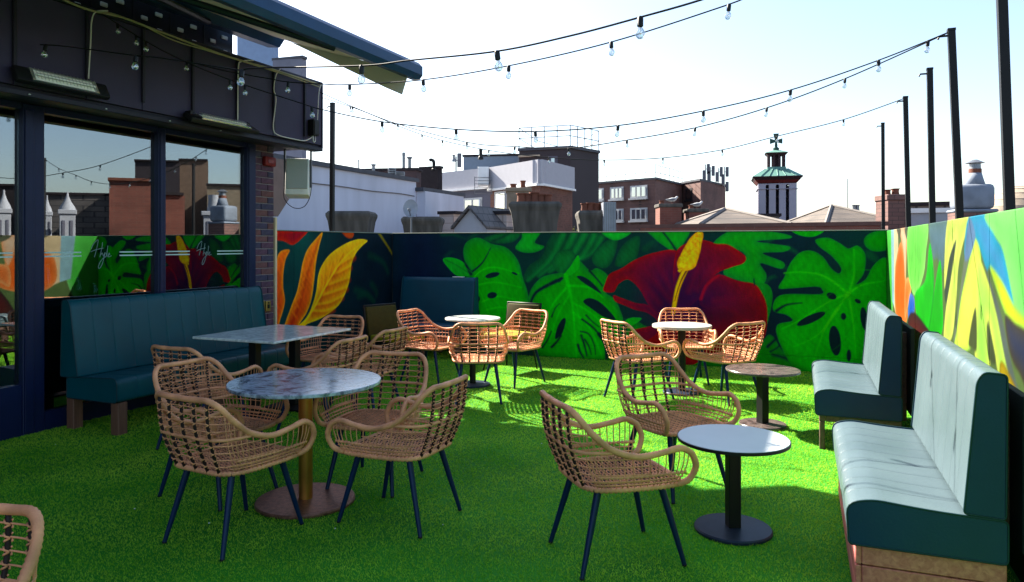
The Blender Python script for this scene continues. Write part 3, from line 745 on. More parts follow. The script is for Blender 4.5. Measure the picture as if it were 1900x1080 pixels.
def right_wall():
    t = thing('mural_wall', 'right wall behind the pale benches printed with lime and yellow blades', 'wall', (DB.x, DB.y, 0), ANG_R)
    Lr = 9.4
    P = Painter(RW, 0.0, 6.3, 0.0, WALL_H, 470, 175, (98, 122, 78))
    s, o = 3.373, (1600, 380)
    A = lambda pts: P.pts(pts, s, o)
    kw = dict(soft=0.012, streak=0.0)
    DKG = (62, 76, 66)
    P.shape(A([(145, 150), (182, 150), (190, 640), (165, 900), (140, 900)]), (108, 214, 104), (150, 230, 150), 0.05, grad=((60, 170, 60), 0, -1), **kw)
    P.shape(A([(180, 140), (200, 140), (206, 400), (200, 640), (186, 600)]), (176, 216, 228), None, curve=False, **kw)
    P.shape(A([(198, 140), (222, 140), (226, 300), (214, 700), (200, 640)]), (246, 226, 190), None, curve=False, **kw)
    P.shape(A([(205, 420), (215, 330), (240, 235), (262, 330), (276, 520), (280, 720), (230, 760), (205, 640)]), (250, 128, 88), (252, 170, 120), 0.05, **kw)
    P.shape(A([(235, 150), (275, 145), (275, 360), (268, 480), (256, 300)]), (250, 226, 200), (252, 176, 130), 0.06, **kw)
    P.shape(A([(215, 150), (240, 148), (236, 215), (224, 190)]), (92, 92, 72), None, **kw)
    P.shape(A([(265, 142), (300, 138), (284, 215), (272, 200)]), (96, 104, 84), None, **kw)
    P.shape(A([(268, 490), (295, 458), (316, 486), (300, 560), (280, 660), (266, 700)]), (244, 140, 96), (250, 190, 140), 0.04, **kw)
    P.shape(A([(298, 560), (325, 590), (322, 700), (300, 760), (286, 680)]), (70, 110, 206), (120, 150, 220), 0.05, **kw)
    P.shape(A([(290, 130), (405, 110), (398, 300), (382, 440), (340, 556), (310, 540), (286, 400)]), (132, 226, 112), (164, 240, 140), 0.06, **kw)
    for x in (320, 350, 375):
        P.stroke(A([(x, 130), (x - 6, 300), (x - 25, 480)]), 0.012, (92, 190, 84), 0.006, 0.03, 0.6)
    P.shape(A([(418, 115), (535, 98), (522, 300), (500, 420), (470, 340), (440, 330)]), (104, 132, 150), (96, 124, 110), 0.06, **kw)
    P.shape(A([(330, 560), (395, 470), (422, 240), (448, 450), (436, 650), (408, 780), (380, 860), (350, 760)]), (30, 184, 50), (70, 214, 80), 0.05, **kw)
    P.shape(A([(410, 800), (440, 610), (486, 345), (502, 600), (500, 790), (450, 900)]), (24, 172, 44), (60, 206, 70), 0.05, **kw)
    P.stroke(A([(440, 400), (446, 560), (420, 760)]), 0.012, (14, 100, 40), 0.02, 0.03, 0.7)
    P.shape(A([(515, 545), (540, 360), (585, 225), (560, 400), (540, 560), (525, 620)]), DKG, None, **kw)
    P.shape(A([(535, 92), (668, 75), (625, 260), (600, 400), (585, 620), (560, 830), (512, 860), (520, 680), (560, 430), (588, 220), (545, 330), (514, 520)]), (196, 240, 128), (236, 246, 150), 0.07, **kw)
    P.shape(A([(706, 205), (742, 330), (732, 600), (690, 880), (580, 900), (600, 700), (625, 540), (660, 380)]), (244, 246, 140), (190, 240, 120), 0.07, **kw)
    P.shape(A([(600, 640), (640, 330), (690, 215), (660, 380), (615, 600), (585, 820), (570, 840)]), (116, 130, 112), None, **kw)
    P.shape(A([(722, 330), (790, 490), (850, 690), (930, 1080), (1000, 1400), (900, 1300), (800, 770), (786, 760), (800, 1000), (760, 1200), (705, 940), (714, 600)]), (166, 238, 122), (232, 246, 140), 0.07, **kw)
    P.shape(A([(708, 640), (716, 900), (690, 900), (665, 860)]), (78, 90, 58), None, **kw)
    P.shape(A([(780, 740), (815, 860), (835, 990), (790, 960)]), (70, 84, 56), None, **kw)
    P.shape(A([(664, 80), (774, 62), (832, 200), (884, 300), (952, 645), (905, 590), (800, 400), (775, 400), (705, 205), (640, 320)]), (104, 156, 214), (80, 176, 206), 0.08, **kw)
    P.shape(A([(640, 330), (668, 90), (700, 150), (706, 215), (670, 330)]), (116, 146, 184), None, **kw)
    P.shape(A([(770, 60), (1020, 5), (1400, -80), (1400, 1000), (1012, 765), (955, 640), (884, 300), (832, 195)]), (136, 240, 130), (160, 244, 150), 0.1, **kw)
    P.shape(A([(770, 400), (800, 480), (870, 690), (960, 1100), (1100, 1500), (1000, 1400), (900, 1000), (840, 690)]), (96, 110, 104), None, **kw)
    P.shape(A([(798, 388), (870, 470), (950, 630), (1015, 700), (1100, 760), (1100, 840), (1012, 775), (930, 730), (880, 640)]), (242, 232, 104), (180, 238, 110), 0.05, **kw)
    P.shape(A([(895, 690), (960, 745), (1012, 780), (1110, 850), (1300, 1500), (1150, 1700), (1020, 1150), (940, 980), (905, 840)]), (40, 60, 110), (70, 66, 48), 0.10, grad=((30, 26, 26), 0, -1), **kw)
    P.shape(A([(860, 1000), (930, 1080), (1010, 1300), (1080, 1700), (960, 1900), (880, 1500)]), (226, 206, 70), (150, 130, 50), 0.08, **kw)
    P.shape(A([(290, 700), (400, 760), (440, 900), (420, 1300), (260, 1200)]), (96, 24, 30), (40, 30, 30), 0.1, **kw)
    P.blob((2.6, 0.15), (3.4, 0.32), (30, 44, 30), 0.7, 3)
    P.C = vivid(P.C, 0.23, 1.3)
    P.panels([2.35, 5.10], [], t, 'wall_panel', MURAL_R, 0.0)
    b = MB(); b.box(0.0, Lr, 0.013, 0.09, -0.1, WALL_H - 0.003); b.build('wall_core', BOARD, t)
    b = MB(); b.box(6.3, Lr, 0.001, 0.013, 0, WALL_H - 0.003); b.build('plain_panel', M('lime_panel', lin(56, 110, 54), 0.6), t)


back_wall(); left_mural_wall(); right_wall()
# ------------------------------------------------------------------ the glazed bar building on the left
BRICKS = [M('brick_navy', lin(60, 56, 78), 0.75, 0, 0.25, 30, 0.4, 120), M('brick_plum', lin(82, 58, 76), 0.8, 0, 0.25, 30, 0.4, 120), M('brick_russet', lin(98, 66, 68), 0.8, 0, 0.25, 30, 0.4, 120)]
MORTAR = M('mortar', lin(140, 132, 138), 0.9, 0, 0.15, 40)
GLASS = M_glass('window_glass', 0.20, (0.40, 0.46, 0.48))
DARKROOM = M('dark_interior', (0.02, 0.022, 0.028), 0.8)


def pipe(mb, pts, r=0.006, n=5, step=0.05): mb.tube(spline(pts, 6), r, n)


def bar_building():
    t = thing('bar_building', 'dark single-storey bar with glazed front, clad fascia and brick pier', 'building', (L0.x, L0.y, 0), ANG_L)
    HEAD = 2.69
    # interior shell (local y runs into the room)
    b = MB()
    b.box(-12, 3.1, 4.0, 4.1, 0, 3.4); b.box(3.08, 3.19, 0.12, 4.0, 0, 2.77); b.box(-12, -11.9, 0.05, 4.0, 0, 3.4)
    b.build('room_wall', DARKROOM, t)
    b = MB(); b.box(-11.9, 3.07, 0.06, 3.99, 0.001, 0.012); b.build('room_floor', M('room_floor', lin(44, 36, 34), 0.5), t)
    # roof and soffit
    b = MB(); b.box(-12, 3.40, -0.44, 4.1, 2.775, 3.48); b.build('roof', CLAD, t)
    b = MB(); b.box(-12, 3.42, -0.47, 0.30, 2.745, 2.772); b.build('soffit', M('soffit_board', lin(34, 34, 48), 0.6), t)
    # fascia cladding, one panel at a time
    seams = [-9.0, -7.4, -5.8, -4.2, -2.6, -1.1] + [LW(x, 200, 0.5)[0] for x in (25, 160, 264, 356, 439, 507, 564)] + [3.42]
    for i in range(len(seams) - 1):
        q = MB(); q.bbox(seams[i] + 0.004, seams[i + 1] - 0.004, -0.5, -0.445, 2.775, 3.50, 0.003); q.build('fascia_panel', CLAD, t)
    for sx in seams[1:-1]:
        q = MB(); q.bbox(sx - 0.014, sx + 0.014, -0.526, -0.502, 2.84, 3.50, 0.003); q.build('fascia_batten', M('fascia_batten', lin(34, 32, 46), 0.55), t)
    q = MB(); q.bbox(-9, 3.424, -0.52, -0.38, 2.70, 2.742, 0.004); q.build('fascia_drip', M('drip_trim', lin(30, 30, 44), 0.5), t)
    q = MB(); q.bbox(3.422, 3.44, -0.51, 0.3, 2.74, 3.51, 0.003); q.build('fascia_end', CLAD, t)
    q = MB(); q.bbox(-9, 3.43, -0.515, -0.40, 3.505, 3.535, 0.005); q.build('roof_edge_trim', M('drip_trim', lin(30, 30, 44), 0.5), t)
    # raised clerestory above the roof with dark panels and pale slabs standing in for reflected lights
    cl = MB(); cl.box(-9, 2.62, 0.12, 0.5, 3.48, 4.25); cl.build('clerestory', M('clerestory_panel', lin(46, 46, 54), 0.25, 0.3, 0.1), t)
    for k in range(16):
        x = -4.4 + k * 0.44
        q = MB(); q.box(x - 0.006, x + 0.006, 0.112, 0.118, 3.54, 4.2); q.build('panel_joint', BLACK, t)
        for (dx, z, w) in ((0.12, 3.80, 0.075), (0.29, 3.88, 0.085), (0.30, 3.72, 0.06)):
            if k < 9: continue
            q = MB(); q.bbox(x + dx - w / 2, x + dx + w / 2, 0.10, 0.118, z, z + 0.04, 0.006); q.build('vent', M('reflected_light_pale', lin(190, 190, 186), 0.5), t)  # each vent is a pale slab painted as a light mirrored in the panel
    # window frames
    posts = [(-4.2, -4.05), (-2.55, -2.4), (-1.0, -0.86), (0.165, 0.345), (1.49, 1.578), (2.70, 2.83)]
    for a, b_ in posts:
        q = MB(); q.bbox(a, b_, -0.03, 0.10, 0, HEAD + 0.05, 0.006); q.build('window_post', FRAME, t)
        q = MB(); q.bbox(a + 0.012, (a + b_) / 2 - 0.006, -0.042, -0.031, 0.02, HEAD, 0.003); q.build('post_cover', FRAME, t)
    for i in range(len(posts) - 1):
        a, b_ = posts[i][1], posts[i + 1][0]
        q = MB(); q.bbox(a, b_, -0.02, 0.08, HEAD, HEAD + 0.055, 0.005); q.build('window_head', FRAME, t)
        q = MB(); q.bbox(a, b_, -0.02, 0.08, 0.0, 0.16 if i > 2 else 0.42, 0.005); q.build('window_sill', FRAME, t)
        q = MB(); q.box(a, b_, 0.028, 0.036, 0.155 if i > 2 else 0.41, HEAD); pane = q.build('window_pane', GLASS, t)
        # manifestation lines and script on the glass
        z1 = 1.500; z2 = 1.468
        rng = {2: [(-0.8, 0.115)], 3: [(0.348, 0.715), (1.10, 1.462)], 4: [(1.58, 1.925), (2.30, 2.685)]}.get(i, [(a + 0.02, b_ - 0.02)])
        for (u0, u1) in rng:
            for z in (z1, z2):
                s_ = MB(); s_.box(max(u0, a + 0.004), min(u1, b_ - 0.004), 0.0262, 0.0276, z, z + 0.012); s_.build('frosted_line', M('frosted_vinyl', lin(170, 196, 196), 0.6), pane)
        for k, uc in ((3, 0.905), (4, 2.11)):
            if i != k: continue
            sc = 0.00092 if k == 3 else 0.00088
            word = [[(600, 318), (640, 303), (702, 290)], [(606, 296), (622, 262), (645, 238), (660, 230), (656, 262), (642, 318), (630, 357)], [(696, 248), (690, 290), (680, 330), (674, 358)],
                    [(684, 340), (692, 326), (698, 338), (704, 350), (716, 322), (708, 362), (692, 410), (672, 440), (662, 430), (676, 394), (704, 362)],
                    [(729, 331), (716, 329), (706, 343), (711, 357), (723, 353), (732, 322), (739, 272), (732, 330), (733, 357)], [(741, 347), (754, 337), (751, 327), (742, 342), (746, 357), (770, 347)]]
            w = MB()
            for line in word: w.tube([(uc + (x - 682) * sc * 1.35, 0.0245, 1.488 + (335 - y) * sc * 1.35) for x, y in spline(line, 6)], 0.0023, 4)
            w.build('glass_lettering', M('frosted_script', lin(128, 156, 158), 0.6), pane)
    # brick pier: mortar bed, then every brick
    q = MB(); q.box(2.835, 3.155, 0.012, 0.118, 0, 2.745); pier = q.build('brick_pier', MORTAR, t)
    shapes = {}
    for w in (0.205, 0.095):
        s_ = MB(); s_.bbox(-w / 2, w / 2, -0.012, 0.02, -0.033, 0.033, 0.003)
        for mi, mt in enumerate(BRICKS):
            o = s_.build('brick', mt, pier); shapes[(w, mi)] = o.data; bpy.data.objects.remove(o)
    for c in range(36):
        x = 2.842
        for w in ((0.205, 0.095) if c % 2 else (0.095, 0.205)):
            o = link('brick', shapes[(w, random.choice([0, 0, 1, 1, 2]))], pier)
            o.location = (x + w / 2, 0.008 + random.uniform(-0.0015, 0.0015), 0.036 + c * 0.0765)
            x += w + 0.011
    # ceiling screws on the soffit drip
    for px in (35, 178, 297, 392):
        a, z = LW(px, 185, 0.4)
        q = MB(); q.lathe([(0.009, 0), (0.009, 0.004), (0.004, 0.007)], 8, (a, -0.525, 2.715)); q.build('screw', WHITE, t)


bar_building()


def on_left(px, py, o): 
    a, z = LW(px, py, o); return (a, -o, z)


# interior glassware on a ledge behind the glass
def ledge():
    t = thing('bar_ledge', 'dark ledge standing inside the glass behind the teal banquette', 'shelf', (L0.x, L0.y, 0), ANG_L)
    q = MB(); q.bbox(-0.6, 1.45, 0.25, 0.55, 1.02, 1.06, 0.005); q.build('top', M('dark_wood', lin(40, 30, 28), 0.5), t)
    for x in (-0.5, 1.35):
        q = MB(); q.bbox(x - 0.03, x + 0.03, 0.3, 0.5, 0.012, 1.019, 0.005); q.build('leg', M('dark_wood', lin(40, 30, 28), 0.5), t)
    gm = M_glass('drinking_glass', 0.35, (0.75, 0.85, 0.82))
    for k, (a, h, r, lab, nm) in enumerate([(0.52, 0.30, 0.035, 'tall clear glass vase nearest the door behind the window', 'glass_vase'), (0.66, 0.34, 0.045, 'tall clear bottle behind the window above the banquette end', 'glass_bottle'),
                                            (0.95, 0.20, 0.05, 'squat green tumbler behind the window under the lettering', 'glass_tumbler'), (1.12, 0.14, 0.04, 'small clear tumbler behind the window nearest the mullion', 'glass_tumbler')]):
        w = lwall(a, -0.40, 1.0615)
        m = MB(); m.lathe([(r * 0.8, 0), (r, 0.01), (r, h * 0.6), (r * 0.7, h * 0.75), (r * 0.75, h), (r * 0.7, h), (r * 0.6, h * 0.76), (r * 0.9, h * 0.58), (r * 0.9, 0.015)], 20)
        o = m.build(nm, gm if k != 2 else M_glass('green_glass', 0.3, (0.3, 0.75, 0.3)), None, True, 50)
        o.location = w; tag(o, lab, 'glass', 'glassware behind the window')


ledge()


# ---- heaters on the fascia
def heater(px0, py0, px1, py1, tilt, label):
    a0, z0 = LW(px0, py0, 0.62); a1, z1 = LW(px1, py1, 0.62)
    zc = (z0 + z1) / 2
    w = lwall((a0 + a1) / 2, 0.60, zc)
    t = thing('patio_heater', label, 'heater', w, ANG_L, 'infrared heaters under the fascia')
    L = a1 - a0; R = Matrix.Rotation(math.radians(tilt), 4, 'X')
    body = MB()
    body.bbox(-L / 2, L / 2, 0.0, 0.05, -0.065, 0.065, 0.01, 2, R)
    body.build('housing', BLACK, t, True, 40)
    q = MB()
    for s in (-1, 1): q.box(-L * 0.36, L * 0.36, -0.012, 0.0, s * 0.052 - 0.004, s * 0.052 + 0.004, R)
    q.build('trim', M('bright_trim', (0.65, 0.66, 0.68), 0.25, 0.9), t)
    for s in (-1, 1):
        q = MB(); q.bbox(s * L * 0.34 - 0.012, s * L * 0.34 + 0.012, -0.014, -0.001, -0.05, 0.05, 0.002, 1, R)
        q.build('end_reflector', M('bright_trim', (0.65, 0.66, 0.68), 0.25, 0.9), t)
    refl = MB()
    refl.box(-L * 0.32, L * 0.32, -0.006, -0.002, -0.045, 0.045, R)
    refl.build('reflector', M('reflector', (0.86, 0.85, 0.78), 0.5, 0.0, 0.1, 40), t)  # matt pale colour stands in for bright sky mirrored in the metal
    el = MB(); el.tube([R @ Vector((x, -0.022, -0.004)) for x in np.linspace(-L * 0.32, L * 0.32, 8)], 0.009, 8); el.build('heating_tube', M('quartz', (0.8, 0.8, 0.75), 0.15, 0, 0.1), t, True)
    gr = MB()
    for x in np.linspace(-L * 0.32, L * 0.32, 18): gr.tube([R @ Vector((x, -0.03, -0.048)), R @ Vector((x, -0.036, 0)), R @ Vector((x, -0.03, 0.048))], 0.0018, 4)
    for z in (-0.025, 0.0, 0.025): gr.tube([R @ Vector((-L * 0.32, -0.034, z)), R @ Vector((L * 0.32, -0.034, z))], 0.0018, 4)
    gr.build('guard', M('guard_wire', (0.4, 0.4, 0.42), 0.4, 0.8), t)
    br = MB()
    for s in (-1, 1): br.box(s * L * 0.42 - 0.015, s * L * 0.42 + 0.015, 0.03, 0.10, -0.01, 0.05)
    br.build('bracket', BLACK, t)


heater(32, 128, 205, 172, -28, 'long black infrared heater with bright reflector above the glass door')
heater(352, 212, 478, 238, -62, 'thin black infrared heater tilted flat above the second window')


def fascia_cables():
    c = M('cable_cream', lin(150, 140, 108), 0.6)
    f = M('cable_grey', lin(196, 190, 186), 0.6)
    def mk(label, pxs, o, mat, r):
        pts = [lwall(on_left(x, y, o)[0], o, on_left(x, y, o)[2]) for x, y in pxs]
        m = MB(); m.tube(spline(pts, 6), r, 6); ob = m.build('cable', mat, None, True); tag(ob, label, 'cable', 'cables clipped to the fascia')
    mk('bundle of cream cables clipped along the top of the fascia', [(20, -60), (120, 0), (175, 21), (215, 28), (300, 60), (375, 88), (440, 110), (510, 130), (596, 158)], 0.545, c, 0.010)
    mk('second cream cable sagging beside the bundle on the fascia top', [(180, 22), (250, 40), (320, 74), (385, 94), (450, 114), (520, 136), (594, 162)], 0.557, c, 0.006)
    mk('pale cable dropping from the fascia top to the near heater', [(200, 20), (178, 22), (170, 40), (168, 80), (164, 146)], 0.548, f, 0.006)
    mk('pale cable dropping from the fascia top to the far heater', [(470, 112), (448, 114), (442, 130), (441, 226)], 0.548, f, 0.0065)
    mk('wavy pale cable looping down the fascia to the black junction box', [(520, 128), (512, 140), (508, 165), (512, 185), (507, 235), (515, 250), (545, 258), (565, 261), (578, 255), (582, 246)], 0.545, f, 0.006)
    mk('short pale cable at the fascia corner above the junction box', [(596, 156), (592, 170), (590, 200), (589, 224)], 0.56, f, 0.006)
    a, _, z = on_left(583, 238, 0.56)
    t = thing('junction_box', 'small black junction box on the fascia corner', 'junction box', lwall(a, 0.56, z), ANG_L)
    m = MB(); m.bbox(-0.05, 0.05, -0.035, 0.055, -0.09, 0.10, 0.006); m.build('body', BLACK, t)
    m = MB(); m.bbox(-0.042, 0.042, -0.043, -0.036, -0.075, 0.085, 0.003); m.build('lid', BLACK, t)
    m = MB()
    m.tube([(-0.025, 0.0, -0.09), (-0.025, -0.005, -0.13), (-0.02, 0, -0.155), (0.0, 0, -0.165), (0.02, 0, -0.15), (0.02, 0, -0.09)], 0.007, 6); m.build('cable_loop', f, t, True)


fascia_cables()


def speaker():
    c = lwall(3.36, 0.18, 2.40)
    t = thing('wall_speaker', 'grey box loudspeaker hanging below the fascia corner', 'speaker', c, ANG_L - math.radians(58))
    R = Matrix.Rotation(math.radians(-9), 4, 'X')
    g_ = M('speaker_grille', lin(150, 156, 152), 0.7, 0, 0.06, 200, 0.3, 300)
    w = M('speaker_shell', lin(206, 206, 202), 0.5)
    m = MB(); m.bbox(-0.14, 0.14, 0.0, 0.24, -0.22, 0.24, 0.02, 2, R); m.build('cabinet', w, t, True, 40)
    m = MB(); m.bbox(-0.128, 0.128, -0.016, -0.002, -0.15, 0.228, 0.006, 1, R); m.build('grille', g_, t)
    m = MB(); m.box(-0.165, -0.145, 0.06, 0.12, -0.12, 0.36); m.box(0.145, 0.165, 0.06, 0.12, -0.12, 0.36); m.box(-0.165, 0.165, 0.06, 0.12, 0.345, 0.36); m.build('bracket', M('bracket_grey', lin(70, 72, 80), 0.5, 0.4), t)
    m = MB(); m.tube(spline([(-0.15, 0.1, -0.05), (-0.16, 0.05, -0.25), (-0.05, 0.02, -0.37), (0.08, 0.02, -0.36), (0.15, 0.06, -0.22), (0.16, 0.1, 0.0)], 6), 0.005, 5); m.build('cable', BLACK, t, True)


speaker()


def pier_fittings():
    for k, px in enumerate((486, 497)):
        a, z = LW(px, 568, 0.02)
        t = thing('power_socket', 'brass power socket on the brick pier, %s of the pair' % ('left' if k == 0 else 'right'), 'socket', lwall(a, 0.014, z), ANG_L, 'sockets on the brick pier')
        m = MB(); m.bbox(-0.038, 0.038, -0.016, 0.008, -0.06, 0.06, 0.003); m.build('plate', M('brass', lin(196, 160, 92), 0.3, 0.8), t)
        m = MB(); m.bbox(-0.018, 0.018, -0.021, -0.0165, -0.025, 0.02, 0.002); m.build('outlet', BLACK, t)
        m = MB(); m.bbox(-0.01, 0.01, -0.022, -0.0165, 0.032, 0.048, 0.002); m.build('switch', BLACK, t)
    a, z = LW(500, 300, 0.04)
    t = thing('alarm_sounder', 'small red alarm box high on the brick pier', 'alarm', lwall(a, 0.014, z), ANG_L)
    m = MB(); m.bbox(-0.09, 0.09, -0.05, 0.006, -0.055, 0.055, 0.012, 2); m.build('case', M('alarm_red', lin(110, 24, 22), 0.5), t, True, 40)
    m = MB(); m.bbox(-0.05, 0.05, -0.058, -0.0505, -0.025, 0.025, 0.003); m.build('lens', M('alarm_lens', lin(110, 20, 16), 0.25), t)


pier_fittings()


# ---- awning
def awning():
    t = thing('retractable_awning', 'open retractable awning with navy front bar above the bar windows', 'awning', (L0.x, L0.y, 0), ANG_L)
    A1 = 2.95; A0 = -7.5; OB = 2.08; ZB = 3.42; OC = 0.15; ZC = 4.03
    NAVY = M('awning_navy', lin(20, 56, 92), 0.4, 0.1)
    FAB = M('awning_cloth', lin(206, 200, 186), 0.85, 0, 0.05)
    fb = FAB.node_tree
    # a little light comes through the cloth
    p = fb.nodes['Principled BSDF']; tr = fb.nodes.new('ShaderNodeBsdfTranslucent'); tr.inputs[0].default_value = (0.7, 0.68, 0.6, 1)
    mx = fb.nodes.new('ShaderNodeMixShader'); mx.inputs[0].default_value = 0.07
    out = [n for n in fb.nodes if n.type == 'OUTPUT_MATERIAL'][0]
    fb.links.new(p.outputs[0], mx.inputs[1]); fb.links.new(tr.outputs[0], mx.inputs[2]); fb.links.new(mx.outputs[0], out.inputs['Surface'])
    m = MB()
    n = 24; k = 10; vs_, fs_ = [], []
    for th in (0.0, 0.003):
        for i in range(n + 1):
            for j in range(k + 1):
                s = j / k; x = A0 + (A1 - 0.08 - A0) * i / n
                vs_.append((x, -(OC + (OB - OC) * s), ZC - 0.02 + (ZB - ZC + 0.02) * s - 0.035 * math.sin(math.pi * s) * (0.6 + 0.4 * math.sin(i * 1.1)) + th))
    for l in range(2):
        o = l * (n + 1) * (k + 1)
        for i in range(n):
            for j in range(k): fs_.append((o + i * (k + 1) + j, o + (i + 1) * (k + 1) + j, o + (i + 1) * (k + 1) + j + 1, o + i * (k + 1) + j + 1))
    m.add(vs_, fs_); m.build('cloth', FAB, t, True)
    prof = [(OB - 0.05, ZB - 0.085), (OB + 0.04, ZB - 0.10), (OB + 0.085, ZB - 0.05), (OB + 0.085, ZB + 0.04), (OB + 0.04, ZB + 0.085), (OB - 0.04, ZB + 0.06), (OB - 0.06, ZB)]
    m = MB(); m.extrude([(A0, -o, z) for o, z in prof], (A1 - A0, 0, 0)); m.build('front_bar', NAVY, t)
    m = MB(); m.extrude([(A1 + 0.001, -o + (o - OB) * 0.04, z) for o, z in prof], (0.025, 0, 0)); m.build('end_cap', NAVY, t)
    prof = [(OC - 0.12, ZC - 0.12), (OC + 0.05, ZC - 0.14), (OC + 0.12, ZC - 0.06), (OC + 0.12, ZC + 0.06), (OC + 0.05, ZC + 0.12), (OC - 0.12, ZC + 0.12)]
    m = MB(); m.extrude([(A0, -o, z) for o, z in prof], (A1 + 0.05 - A0, 0, 0)); m.build('cassette', NAVY, t)
    m = MB(); m.extrude([(A1 + 0.051, -o, z) for o, z in prof], (0.03, 0, 0)); m.build('end_cap', NAVY, t)
    # folding arms
    for a in (1.05, -2.2, -5.4):
        arm = MB()
        e = Vector((a - 0.95, -(OC + OB) / 2 - 0.05, (ZC + ZB) / 2 - 0.13))
        s_ = Vector((a + 0.9, -OC - 0.05, ZC - 0.14)); f_ = Vector((a + 0.55, -OB + 0.02, ZB - 0.09))
        arm.tube([s_, e], 0.035, 8); arm.tube([e, f_], 0.03, 8); arm.tube([e + Vector((0, 0, -0.06)), e + Vector((0, 0, 0.06))], 0.05, 10)
        arm.build('folding_arm', M('arm_dark', lin(26, 32, 46), 0.4, 0.4), t, True, 40)
    # hanging front edge of the cloth seen past the bar
    m = MB(); 
    m.extrude([(A1 - 0.085, -(OC + .35), ZC - .15), (A1 - 0.085, -(OB - 0.02), ZB - 0.03), (A1 - 0.085, -(OB - 0.10), ZB - 0.26), (A1 - 0.085, -(OB - 0.30), ZB - 0.17)], (-0.006, 0, 0)); m.build('side_flap', FAB, t)


awning()


# ---- light poles
def pole(base_xy, z0, z1, top_xy, label, w=0.023, group='black poles along the right wall', brk=True):
    t = thing('light_pole', label, 'pole', (base_xy[0], base_xy[1], z0), ANG_R, group)
    d = Matrix.Rotation(-ANG_R, 3, 'Z') @ Vector((top_xy[0] - base_xy[0], top_xy[1] - base_xy[1], z1 - z0))
    m = MB()
    q = [Vector((sx * w, sy * w, 0)) for sx, sy in ((-1, -1), (1, -1), (1, 1), (-1, 1))]
    m.extrude(q, d); m.build('post', BLACK, t)
    m = MB(); m.box(d.x - w * 1.1, d.x + w * 1.1, d.y - w * 1.1, d.y + w * 1.1, d.z + 0.001, d.z + 0.018); m.build('cap', BLACK, t)
    if brk:
        m = MB(); m.tube([(d.x, d.y - w, d.z - 0.03), (d.x, d.y - w - 0.05, d.z - 0.03), (d.x, d.y - w - 0.06, d.z - 0.05)], 0.008, 6); m.build('hook', BLACK, t)
    m = MB(); m.box(-w * 1.6, w * 1.6, -w - 0.012, -w - 0.002, 1.05, 1.25); m.box(-w * 1.6, w * 1.6, -w - 0.012, -w - 0.002, 1.5, 1.6); m.build('clamp', BLACK, t)
    return Vector((top_xy[0], top_xy[1], z1))


POLE_TOPS = []
for k, (bx, by, tx, ty, lab) in enumerate([(1640, 395, 1638, 230, 'farthest black pole rising from the corner of the two mural walls'), (1691, 418, 1680, 182, 'second black pole from the wall corner, leaning slightly left'),
                                           (1735, 410, 1725, 130, 'third black pole from the wall corner, in the middle of the row'), (1795, 400, 1765, 58, 'fourth black pole from the wall corner, leaning left with two light strings'),
                                           (1888, 385, 1858, -30, 'nearest black pole in view, tall at the right edge')]):
    a, _ = RW(bx, by, -0.14 if k else -0.2); b = DB + UR * a - NR * (0.14 if k else 0.2)
    tp = at(tx, ty, b.y); 
    zt = tp.z
    # carry the lean down to the terrace slab
    f_ = (WALL_H - 0.0) / (zt - WALL_H)
    bz = Vector((b.x, b.y, 0)) - (Vector((tp.x, tp.y, 0)) - Vector((b.x, b.y, 0))) * f_ * 0.25
    POLE_TOPS.append(pole((bz.x, bz.y), -0.3, zt, (tp.x, tp.y), lab))
a_, _ = LW(615, 430, -0.18); b = lwall(a_, -0.18, 0); tp = at(617, 193, b.y)
POLE_L = pole((b.x, b.y), -0.3, tp.z, (tp.x, tp.y), 'lone black pole behind the left mural wall near the speaker', 0.026, None)

# ---- string lights
BULB = M_glass('bulb_glass', 0.26, (0.88, 0.9, 0.92))
FIL = M('bulb_filament', (0.5, 0.42, 0.3), 0.4, 0.3)


def string_light(name_label, P0, P1, pix, bulbs, s=1.0, r=0.005, ends=(None, None)):
    s *= 0.58
    """cable hung in the vertical plane between two fixings; each lamp is a part"""
    A = Vector((P0[0], P0[1])); B_ = Vector((P1[0], P1[1])); u = (B_ - A).normalized(); n = Vector((u.y, -u.x))
    def pt(px, py):
        a, z = ray_plane(px, py, A, u, n); q = A + u * a
        return Vector((q.x, q.y, z))
    pts = [pt(*p) for p in pix]
    if ends[0] is not None: pts = [Vector(ends[0])] + pts
    if ends[1] is not None: pts = pts + [Vector(ends[1])]
    t = thing('string_light', name_label, 'string lights', pts[0], 0, 'festoon lights over the terrace')
    o = pts[0]
    c = MB(); c.tube([Vector(p) - o for p in spline(pts, 10)], r, 5); c.build('cable', BLACK, t, True)
    dense = [Vector(p) for p in spline(pts, 40)]
    for bx in bulbs:
        q = min(dense, key=lambda p: abs(CX + FPX * p.x / p.y - bx)) - o
        sk = MB(); sk.lathe([(0.014 * s, 0.004), (0.025 * s, -0.010 * s), (0.025 * s, -0.072 * s), (0.017 * s, -0.078 * s)], 12); so = sk.build('lamp_socket', BLACK, t, True, 40); so.location = q
        tl = (random.uniform(-0.12, 0.12), random.uniform(-0.12, 0.12), 0); so.rotation_euler = tl
        gb = MB(); gb.lathe([(0.013 * s, -0.072 * s), (0.016 * s, -0.085 * s), (0.030 * s, -0.105 * s), (0.038 * s, -0.13 * s), (0.034 * s, -0.155 * s), (0.018 * s, -0.172 * s), (0.003 * s, -0.176 * s)], 14); gb.build('bulb', BULB, so, True)
        fl = MB(); fl.tube([(0, 0, -0.075 * s), (0.006 * s, 0, -0.11 * s), (-0.006 * s, 0.004, -0.125 * s), (0.004, 0, -0.14 * s)], 0.003 * s, 5); fl.build('filament', FIL, so)


